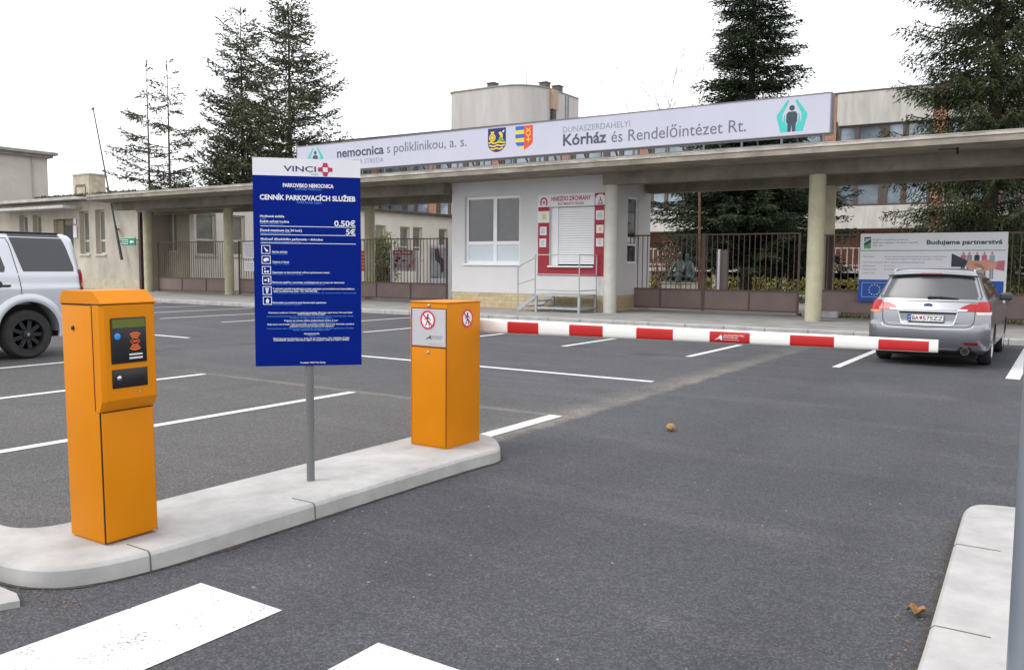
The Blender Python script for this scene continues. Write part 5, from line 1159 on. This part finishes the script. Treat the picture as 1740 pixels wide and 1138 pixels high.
# leaning pole with a bracket, green sign
t = thing('leaning_pole', 'long thin dark pole leaning to the left in front of the beige wing', 'pole', (-41.2, 25.5, 1.7))
m = MB(); a = Vector((-41.15, 25.5, 1.70)); b = Vector((-43.35, 25.5, 9.62)); m.tube(a, a.lerp(b, .22), .075, .06, n=10); m.tube(a.lerp(b, .2), b, .05, .03, n=10); obj('shaft', m, mat('pole_dark', (.05, .055, .06), .6), t, 50)
m = MB(); c = a.lerp(b, .2); m.bar(c, c + Vector((-.25, .28, 0)), .07); m.bar(a.lerp(b, .12), a.lerp(b, .12) + Vector((.1, .28, .0)), .05); m.tube(b - Vector((.14, 0, .05)), b + Vector((.1, 0, 0)), .04); obj('bracket', m, DARK, t)
t = thing('direction_sign', 'small green direction sign with white arrow on the beige wall', 'sign', (-40.2, 25.4, 2.5))
m = MB(); m.box(-40.78, -39.62, 25.30, 25.34, 2.42, 2.82); pn2 = obj('panel', m, SIGNG, t); m = MB(); m.bar((-41.1, 25.7, 2.6), (-40.78, 25.36, 2.6), .04); m.bar((-39.9, 25.36, 2.7), (-39.9, 25.78, 2.7), .04); obj('bracket', m, STEEL, t)
m = MB(); O = (0, 25.297, 0); put_poly(m, [(-40.1, 2.60), (-39.95, 2.52), (-39.95, 2.57), (-39.75, 2.57), (-39.75, 2.65), (-39.95, 2.65), (-39.95, 2.70)], O, FX, FZ)
for r_ in (rect(-40.7, -40.25, 2.70, 2.73), rect(-40.7, -40.25, 2.50, 2.53), rect(-40.7, -40.67, 2.53, 2.70), rect(-40.28, -40.25, 2.53, 2.70), rect(-40.60, -40.36, 2.60, 2.63), rect(-40.76, -39.64, 2.79, 2.81)): put_poly(m, r_, O, FX, FZ)
obj('pictogram', m, PAPER, pn2)

# ---- long wing running back behind the left gates
rw = thing('rear_wing', 'long pale rendered wing with tall windows running back behind the left gates', 'building', (-40, 38, .12))
ZE = 5.05
hs = [(27.15, 28.35, 1.96, 4.1), (29.2, 30.2, 1.96, 4.1), (32.6, 33.5, 1.96, 4.08), (34.2, 35.1, 1.96, 4.08), (37.2, 38.1, 1.96, 4.08), (40.4, 41.4, 1.96, 4.08), (42.8, 43.8, 1.96, 4.08), (44.1, 45.1, 1.96, 4.1), (46.9, 47.9, 1.96, 4.1)]
a = MB(); wall_xz(a, 27.0, 50.2, .12, ZE - .12, 0, .35, hs); b = bmesh.new(); vv = [b.verts.new((-37.2 - v[1], v[0], v[2])) for v in a.v]
for f in a.f: b.faces.new([vv[i] for i in f])
bmesh.ops.recalc_face_normals(b, faces=b.faces[:]); m = MB(); m.bm(b)
m.box(-46, -37.9, 28.4, 50, .12, ZE - .13); obj('wall', m, PALE, rw)
m = MB(); big_wall(m, -46, -37.56, .12, ZE - .12, 27.0, 27.3, [(-40.5, -38.6, 2.1, 4.17)]); obj('end_wall', m, mat('shaded_render', (.30, .275, .21), .9, 0, .2, 1.2, .2, 30), rw)  # shade beneath the canopy is put into this wall's darker colour
m = MB(); m.box(-46.2, -36.85, 26.9, 50.4, ZE - .115, ZE - .02); m.box(-46.25, -36.80, 26.85, 50.45, ZE - .018, ZE + .06); obj('roof', m, mat('dark_roof_edge', (.10, .10, .09), .8, 0, .3, 2), rw)
for (y0, y1, z0, z1) in hs:
    X0 = -37.45; m = MB(); fr = .09
    m.box(X0, X0 + .06, y0, y0 + fr, z0, z1); m.box(X0, X0 + .06, y1 - fr, y1, z0, z1); m.box(X0, X0 + .06, y0 + fr, y1 - fr, z1 - fr, z1); m.box(X0, X0 + .06, y0 + fr, y1 - fr, z0, z0 + fr); m.box(X0, X0 + .06, y0 + fr, y1 - fr, 2.7, 2.8)
    f = obj('window', m, WOODF, rw); m = MB(); m.box(X0 + .02, X0 + .03, y0 + .05, y1 - .05, z0 + .05, z1 - .05); obj('glass', m, CURT, f)
    m = MB(); m.box(-37.48, -37.12, y0 - .05, y1 + .05, z0 - .09, z0 - .003); obj('sill', m, WOODF, f)
f = window_frame(rw, -40.5, -38.6, 2.1, 4.17, 27.2, .09, (-39.2,), (), WOODF, .06); m = MB(); m.box(-40.4, -38.7, 27.23, 27.24, 2.2, 4.1); obj('glass', m, CURT, f)
m = MB(); m.tube((-37.1, 31.2, .12), (-37.1, 31.2, 4.9), .05); m.bar((-37.12, 31.2, 3.9), (-36.6, 31.2, 3.9), .04); obj('drain_pipe', m, RAILM, rw)

# ---- far left block
fb = thing('far_block', 'plain tall beige block with projecting flat roof at the far left', 'building', (-82, 30, .12))
m = MB(); m.box(-90, -75, 8, 39.8, .12, 10.55); obj('wall', m, mat('block_render', (.50, .47, .42), .9, 0, .1, .5, .2, 20), fb)
m = MB(); m.box(-90.5, -74.3, 7.5, 40.4, 10.80, 11.05); m.box(-90.2, -74.6, 7.8, 40.1, 10.551, 10.799); obj('roof', m, mat('far_roof_edge', (.27, .26, .24), .9, 0, .3, 1), fb)
m = MB(); m.tube((-74.93, 38.5, .5), (-74.93, 38.5, 10.5), .06); obj('drain_pipe', m, mat('pipe_pale', (.40, .37, .33), .8), fb)

# ---- hospital block behind
hp_ = thing('hospital_block', 'long hospital block with concrete bands, brick piers and strip windows behind the canopy', 'building', (-11.9, 53.0, -.08), R(1.9))
z0 = .12
def hb_(name, mb, mt, par=None, sm=None): return obj(name, mb, mt, par or hp_, sm, world=False)
m = MB(); m.box(-43.0, 36, .42, 14, 3.97, 11.6); m.box(-43, 36, 2.8, 14, 0, 3.969); hb_('wall', m, BRICK)
m = MB(); m.box(-43.2, 36.2, -.05, 14.2, 11.88, 11.96); hb_('roof', m, mat('parapet_cap', (.13, .11, .10), .8), None)
PER = 5.9
for k in range(-7, 6):
    u0 = -.15 + k * PER; u1 = u0 + PER - .75
    m = MB(); m.box(u1 + .02, u1 + .73, .02, .419, 0, 11.86); hb_('brick_pier', m, BRICK)
    for zb, zt_ in ((10.0, 11.87), (6.75, 8.55), (3.96, 5.28)):
        m = MB(); m.box(u0, u1, -.02, .418, zb, zt_, bev=.02, seg=1); hb_('concrete_band', m, CONCL)
    for za, zb in ((8.56, 9.99), (5.29, 6.74)):
        m = MB(); pos = [0, .17, .42, .66, 1.0]; w_ = u1 - u0
        edges = [0, .045, .20, .245, .47, .56, .70, .76, .965, 1.0]
        m.box(u0, u1, .15, .30, za, za + .12); m.box(u0, u1, .15, .30, zb - .10, zb)
        for i in range(0, len(edges), 2): m.box(u0 + w_ * edges[i], u0 + w_ * edges[i + 1], .14, .31, za + .12, zb - .10)
        f = hb_('window', m, BROWNF); m = MB(); m.box(u0 + .05, u1 - .05, .22, .23, za + .1, zb - .08); obj('glass', m, GLASSB, f, world=False)
# entrance terrace with railing and open undercroft
tr = thing('terrace', 'raised concrete entrance terrace with pale railing in front of the hospital block', 'terrace', (-11.9, 53.0, .12), R(1.9))
m = MB(); m.box(-14, 14, -5.2, -.2, 1.18, 1.40); 
obj('deck', m, CONCL, tr, world=False)
m = MB()
for i in range(15): m.box(-13.8 + i * 2, -13.6 + i * 2, -5.0, -4.8, 0, 1.179)
obj('support', m, CONCL, tr, world=False)
m = MB()
for z in (1.55, 2.48): m.box(-14, 14, -5.12, -5.07, z, z + .06)
for i in range(94): m.box(-14 + i * .3, -13.955 + i * .3, -5.115, -5.075, 1.41, 2.479)
obj('railing', m, mat('railing_pale', (.50, .40, .36), .6), tr, world=False)
m = MB(); m.box(-14, 14, -1.2, -.9, 0, 1.17); obj('undercroft_shade_sheet', m, DARK, tr, world=False)  # near-black sheet standing for the shade inside the undercroft
# round-cornered stair tower on the roof
tw = thing('stair_tower', 'tall pale concrete tower with a rounded corner rising behind the roof sign', 'tower', (-38, 57, .12))
pts = []
r_ = 2.0
def arc(cx, cy, r, a0, a1, n=10): return [(cx + r * math.cos(a0 + (a1 - a0) * i / n), cy + r * math.sin(a0 + (a1 - a0) * i / n)) for i in range(n + 1)]
pts = arc(-41.2, 54.8, .8, math.pi, 1.5 * math.pi, 6) + arc(-37.0, 56.8, 2.8, 1.5 * math.pi, 2 * math.pi, 12) + [(-34.2, 61.4), (-42, 61.4)]
m = MB(); m.prism(pts, 'z', .12, 15.1); obj('wall', m, mat('tower_concrete', (.45, .43, .41), .9, 0, .12, .9, .25, 15, stretch=(1.5, 1.5, .3)), tw, 30)
pc_ = [(x + (.06 if x > -38 else -.06), y - .06) for x, y in pts]; m = MB(); m.prism(pc_, 'z', 15.101, 15.19); obj('roof', m, mat('tower_cap', (.30, .25, .21), .8), tw)
m = MB(); m.box(-34.19, -33.95, 56.9, 57.4, .2, 13.6); obj('drain_pipe', m, mat('pipe_black', (.04, .04, .045), .6), tw); m = MB(); m.box(-34.19, -33.9, 56.8, 57.6, 13.6, 15.05); obj('pipe_box', m, mat('pipe_box', (.40, .28, .20), .8), tw)
m = MB(); m.box(-34.19, -34.13, 59.2, 59.3, .2, 15.0); m.box(-34.19, -34.13, 59.6, 59.7, .2, 15.0); obj('conduit', m, GREYL, tw)
for x, y in ((-38.5, 55.3), (-34.9, 57.2), (-34.7, 58.8)):
    m = MB(); m.box(x - .33, x + .33, y - .33, y + .33, 15.19, 15.68, bev=.05); m.box(x - .37, x + .37, y - .37, y + .37, 15.681, 15.76); obj('vent', m, mat('vent_brown', (.10, .085, .085), .8), tw, 40)
m = MB(); m.tube((-36.6, 57.2, 15.19), (-36.6, 57.2, 18.9), .045, .02, n=6); m.tube((-34.5, 60.6, 15.19), (-34.5, 60.6, 17.2), .02, .01, n=6); obj('antenna', m, mat('antenna_grey', (.45, .45, .46), .6), tw)

# ================================================================== TREES
def tree_parts(root, wood, needles, wmt, nmt, rng):
    obj('trunk', wood, wmt, root, 40)
    P, D, L, W = needles
    scatter_leaves('crown', P, D, L, W, nmt, root, rng)
def conifer(name, label, base, H, z0, prof, whorl, nbr, tw_len, droop, nmt, seed, density=1., trunk_r=.25, hang=0., lift=.25, gap=.0, sprig=(.26, .07), top_pow=.9, group=None, tw_step=.22, lean=0., inner=0, jit=.22, flat=.26, low=1.):
    rg = np.random.default_rng(seed); root = thing(name, label, 'tree', base, 0, group); bx_, by_, bz_ = base
    wood = MB(); nseg = 10
    for i in range(nseg):
        a, b = i / nseg, (i + 1) / nseg; ra, rb = trunk_r * (1 - a) ** top_pow + .012, trunk_r * (1 - b) ** top_pow + .012
        wood.tube((bx_ + lean * a, by_, bz_ - .05 + H * a), (bx_ + lean * b, by_, bz_ - .05 + H * b), ra, rb, n=10, caps=i in (0, nseg - 1))
    P = []; D = []; LL = []
    z = z0
    while z < H - .15:
        t = (z - z0) / (H - z0); Rm = np.interp(t, [p[0] for p in prof], [p[1] for p in prof])
        nb = max(3, int(nbr * (1 - .45 * t) * (low if t < .26 else 1))); a0 = rg.uniform(0, 6.28)
        for k in range(nb):
            if rg.random() < gap: continue
            az = a0 + 6.283 * k / nb + rg.normal(0, .22); Lb = Rm * rg.uniform(.62, 1.12); zb = z + rg.uniform(-1, 1) * jit * whorl
            if Lb < .12: continue
            dr = droop * rg.uniform(.6, 1.4); lf = lift * rg.uniform(.4, 1.6) + .55 * max(0, t - .75) / .25
            path = []
            ns = 7
            bend = rg.normal(0, .12)
            for i in range(ns + 1):
                s = i / ns; aa = az + bend * s; hz = Lb * (lf * s - dr * s * s + .18 * s ** 3)
                path.append(np.array([bx_ + lean * zb / H + math.cos(aa) * Lb * s, by_ + math.sin(aa) * Lb * s, bz_ + zb + hz]))
            rb = max(.012, .022 * Lb * .5)
            for i in range(0, ns, 2):
                e = min(i + 2, ns); wood.tube(path[i], path[e], rb * (1 - i / ns) + .006, rb * (1 - e / ns) + .006, n=4, caps=False)
            nt_ = max(3, int(Lb / tw_step * density))
            for j in range(nt_):
                s = .12 + .88 * (j + rg.random()) / nt_; f = s * ns; i = min(int(f), ns - 1); p = path[i] * (1 - (f - i)) + path[i + 1] * (f - i)
                d = path[i + 1] - path[i]; d = d / np.linalg.norm(d); side = np.array([-d[1], d[0], 0]); side /= np.linalg.norm(side) + 1e-9
                for sg in (-1, 1):
                    l_ = tw_len * (1.0 - .62 * s) * rg.uniform(.5, 1.25) * min(1, .35 + Lb / 2.2)
                    td = d * .75 + side * sg * rg.uniform(.5, 1.0) + np.array([0, 0, rg.normal(-.12, .16) - hang * rg.uniform(.6, 1.5)]); td /= np.linalg.norm(td)
                    m_ = max(2, int(l_ / (sprig[0] * .48)))
                    for q in range(m_):
                        u = (q + rg.random()) / m_; P.append(p + td * l_ * u + np.array([0, 0, -.18 * l_ * u * u]) + rg.normal(0, .03, 3)); dd = td + rg.normal(0, flat, 3) + np.array([0, 0, -hang * .25]); D.append(dd); LL.append(sprig[0] * rg.uniform(.6, 1.25))
                P.append(p); D.append(d + rg.normal(0, .3, 3)); LL.append(sprig[0])
        z += whorl * rg.uniform(.75, 1.25)
    for q in range(int(inner)):
        zz = rg.uniform(z0, H * .93); rr_ = abs(rg.normal(0, .55)) * (1 - zz / H) ** .6 + .1; aa = rg.uniform(0, 6.28)
        P.append(np.array([bx_ + math.cos(aa) * rr_, by_ + math.sin(aa) * rr_, bz_ + zz])); D.append(np.array([math.cos(aa), math.sin(aa), -.2 - hang]) + rg.normal(0, .5, 3)); LL.append(sprig[0])
    for q in range(14): P.append(np.array([bx_ + lean, by_, bz_ + H - .05 - q * .06])); D.append(rg.normal(0, .4, 3) + np.array([0, 0, .8])); LL.append(sprig[0])
    P = np.array(P); D = np.array(D); LL = np.array(LL)
    tree_parts(root, wood, (P, D, LL, sprig[1] * rg.uniform(.7, 1.3, len(P))), BARK, nmt, rg)
    return root, len(P)
cnt = []
cnt.append(conifer('spruce_tree', 'dense dark green spruce with a pointed top behind the double gate', (-12.25, 37.7, .12), 18.2, 1.5, [(0, 4.1), (.12, 4.3), (.24, 3.4), (.36, 2.7), (.5, 2.25), (.72, 1.5), (.88, .85), (1, .1)], .45, 13, 1.0, .24, NEED1, 11, 1.0, .27, .10, .16, .03, (.19, .050), tw_step=.072, inner=6500, low=1.9)[1])
cnt.append(conifer('spruce_tree', 'big drooping olive green spruce at the right, cut by the frame', (-2.75, 37.6, .12), 21., 1.3, [(0, 3.3), (.15, 3.5), (.38, 3.7), (.6, 3.1), (.85, 1.6), (1, .1)], .64, 11, 1.05, .24, NEED2, 23, 1.0, .33, .62, .22, .08, (.20, .046), tw_step=.072, inner=10000)[1])
P1 = dict(tw_step=.155, flat=.34, jit=.35)
cnt.append(conifer('conifer_tree', 'tall open conifer above the price board, right one of the big pair', (-51.2, 46.0, .12), 22.6, 4.5, [(0, 5.0), (.2, 5.2), (.42, 4.7), (.7, 3.0), (.9, 1.5), (1, .1)], .66, 9, 1.5, -.05, NEED3, 31, 1.0, .26, .05, .10, .16, (.32, .098), inner=1500, **P1)[1])
cnt.append(conifer('conifer_tree', 'tall open conifer above the price board, left one of the big pair', (-56.8, 46.0, .12), 22.0, 4.5, [(0, 4.3), (.25, 4.1), (.5, 3.3), (.75, 2.2), (.9, 1.3), (1, .1)], .68, 8, 1.35, -.05, NEED3, 37, 1.0, .23, .05, .12, .20, (.32, .098), inner=1200, **P1)[1])
P2 = dict(tw_step=.15, flat=.36, jit=.4)
cnt.append(conifer('conifer_tree', 'thin sparse conifer with few branches, left of the two standing above the wing roof', (-59.9, 39.6, .12), 16.8, 3.0, [(0, 3.2), (.3, 3.6), (.55, 3.1), (.75, 1.6), (1, .1)], .95, 6, 1.0, .10, NEED3, 41, 1.0, .12, .05, .12, .28, (.30, .085), **P2)[1])
cnt.append(conifer('conifer_tree', 'thin sparse conifer with few branches, right of the two standing above the wing roof', (-57.9, 40.0, .12), 16.6, 3.0, [(0, 3.0), (.3, 3.4), (.55, 3.3), (.75, 1.9), (1, .1)], .85, 6, 1.0, .08, NEED3, 43, 1.0, .14, .05, .10, .24, (.30, .085), **P2)[1])
cnt.append(conifer('conifer_tree', 'low dark conifer half hidden behind the rear wing at the left', (-55.0, 44, .12), 12.6, 2.0, [(0, 4.8), (.4, 4.4), (.8, 2.2), (1, .2)], .6, 9, 1.3, .0, NEED3, 47, 1.0, .2, .1, .10, .10, (.32, .098), **P1)[1])
cnt.append(conifer('conifer_tree', 'low bushy conifer at the foot of the two thin ones above the wing roof', (-59.5, 41.5, .12), 8.6, 1.0, [(0, 3.0), (.5, 3.2), (.8, 2.0), (1, .2)], .5, 8, 1.2, .0, NEED3, 53, 1.0, .15, .1, .10, .1, (.30, .085), **P1)[1])
# bare broadleaf trees behind the sign
def bare(name, label, base, H, seed, mt):
    rg = random.Random(seed); root = thing(name, label, 'tree', base, 0, 'bare trees behind the roof sign'); m = MB()
    def grow(p, d, L, r, lv):
        q = p + d * L; m.tube(p, q, r, r * .68, n=5 if lv > 1 else 8, caps=False)
        if lv >= 5: return
        for k in range(2 if lv else 3):
            dd = (d + Vector((rg.gauss(0, .30), rg.gauss(0, .30), rg.uniform(.0, .25)))).normalized(); grow(q, dd, L * rg.uniform(.62, .85), r * .62, lv + 1)
    grow(Vector(base), Vector((0, 0, 1)), H * .28, .16, 0); obj('trunk', m, mt, root, 50)
bare('birch_tree', 'bare pale birch rising behind the middle of the roof sign, left one', (-32.6, 72.0, .12), 25.5, 4, PALEBARK)
bare('birch_tree', 'bare pale birch rising behind the roof sign next to the dark spruce', (-30.0, 72.5, .12), 24.5, 9, PALEBARK)
# shrubs
def shrub(name, label, base, R_, H, n, mt, seed, leaf=(.16, .05), bare_=False):
    rg = np.random.default_rng(seed); root = thing(name, label, 'shrub', base); m = MB(); P = []; D = []
    for k in range(26):
        a = rg.uniform(0, 6.28); s = rg.uniform(.15, 1) * R_; tip = np.array([base[0] + math.cos(a) * s, base[1] + math.sin(a) * s, base[2] + H * rg.uniform(.6, 1.05) * (1 - .25 * s / R_)]); b0 = np.array([base[0] + math.cos(a) * s * .25, base[1] + math.sin(a) * s * .25, base[2]])
        m.tube(b0, tip, .022, .006, n=5, caps=False)
        for q in range(n // 26):
            u = rg.uniform(.12, 1) ** .8; P.append(b0 + (tip - b0) * u + rg.normal(0, .12, 3)); D.append((tip - b0) / H + rg.normal(0, .6, 3))
    obj('stem', m, BARK, root)
    if n: scatter_leaves('leaves', np.array(P), np.array(D), leaf[0] * rg.uniform(.6, 1.3, len(P)), leaf[1], mt, root, rg)
shrub('shrub', 'leafy green shrub behind the gate right of the price board', (-27.3, 30.2, .118), 1.05, 3.1, 2600, LEAFG, 3, (.22, .055))
shrub('shrub', 'dark bare twiggy shrub behind the notices on the gate', (-32.7, 28.0, .118), .75, 2.3, 700, mat('dead_leaf', (.10, .07, .05), .8, 0, .3, 3, island=.5), 5, (.12, .04))
shrub('shrub', 'dry pinkish twiggy shrub behind the bars left of the statue', (-14.4, 33.5, .118), .9, 3.0, 900, mat('dry_twig', (.24, .15, .09), .8, 0, .3, 3, island=.5), 6, (.12, .03))
n = 7000; u = rng.uniform(-15, 15, n); v = rng.uniform(-6.9, -6.0, n); c, s = .99945, .0332
P = np.c_[-11.9 + u * c - v * s, 53 + u * s + v * c, rng.uniform(.12, .95, n)]; D = rng.normal(0, 1, (n, 3)) + np.array([0, 0, .8])
tag(scatter_leaves('hedge', P, D, rng.uniform(.12, .3, n), .08, HEDGE), 'low yellowish hedge in front of the terrace behind the gates', 'hedge', kind='stuff')
n = 2600; P = np.c_[rng.uniform(-14, 3, n), rng.uniform(34, 36.5, n), np.full(n, .118)]; D = np.c_[rng.normal(0, .6, n), rng.normal(0, .6, n), np.ones(n)]
tag(scatter_leaves('grass', P, D, rng.uniform(.15, .4, n), .05, mat('yard_grass', (.06, .085, .025), .8, 0, .3, 2, island=.4)), 'patchy green grass and ground cover behind the double gate', 'grass', kind='stuff')
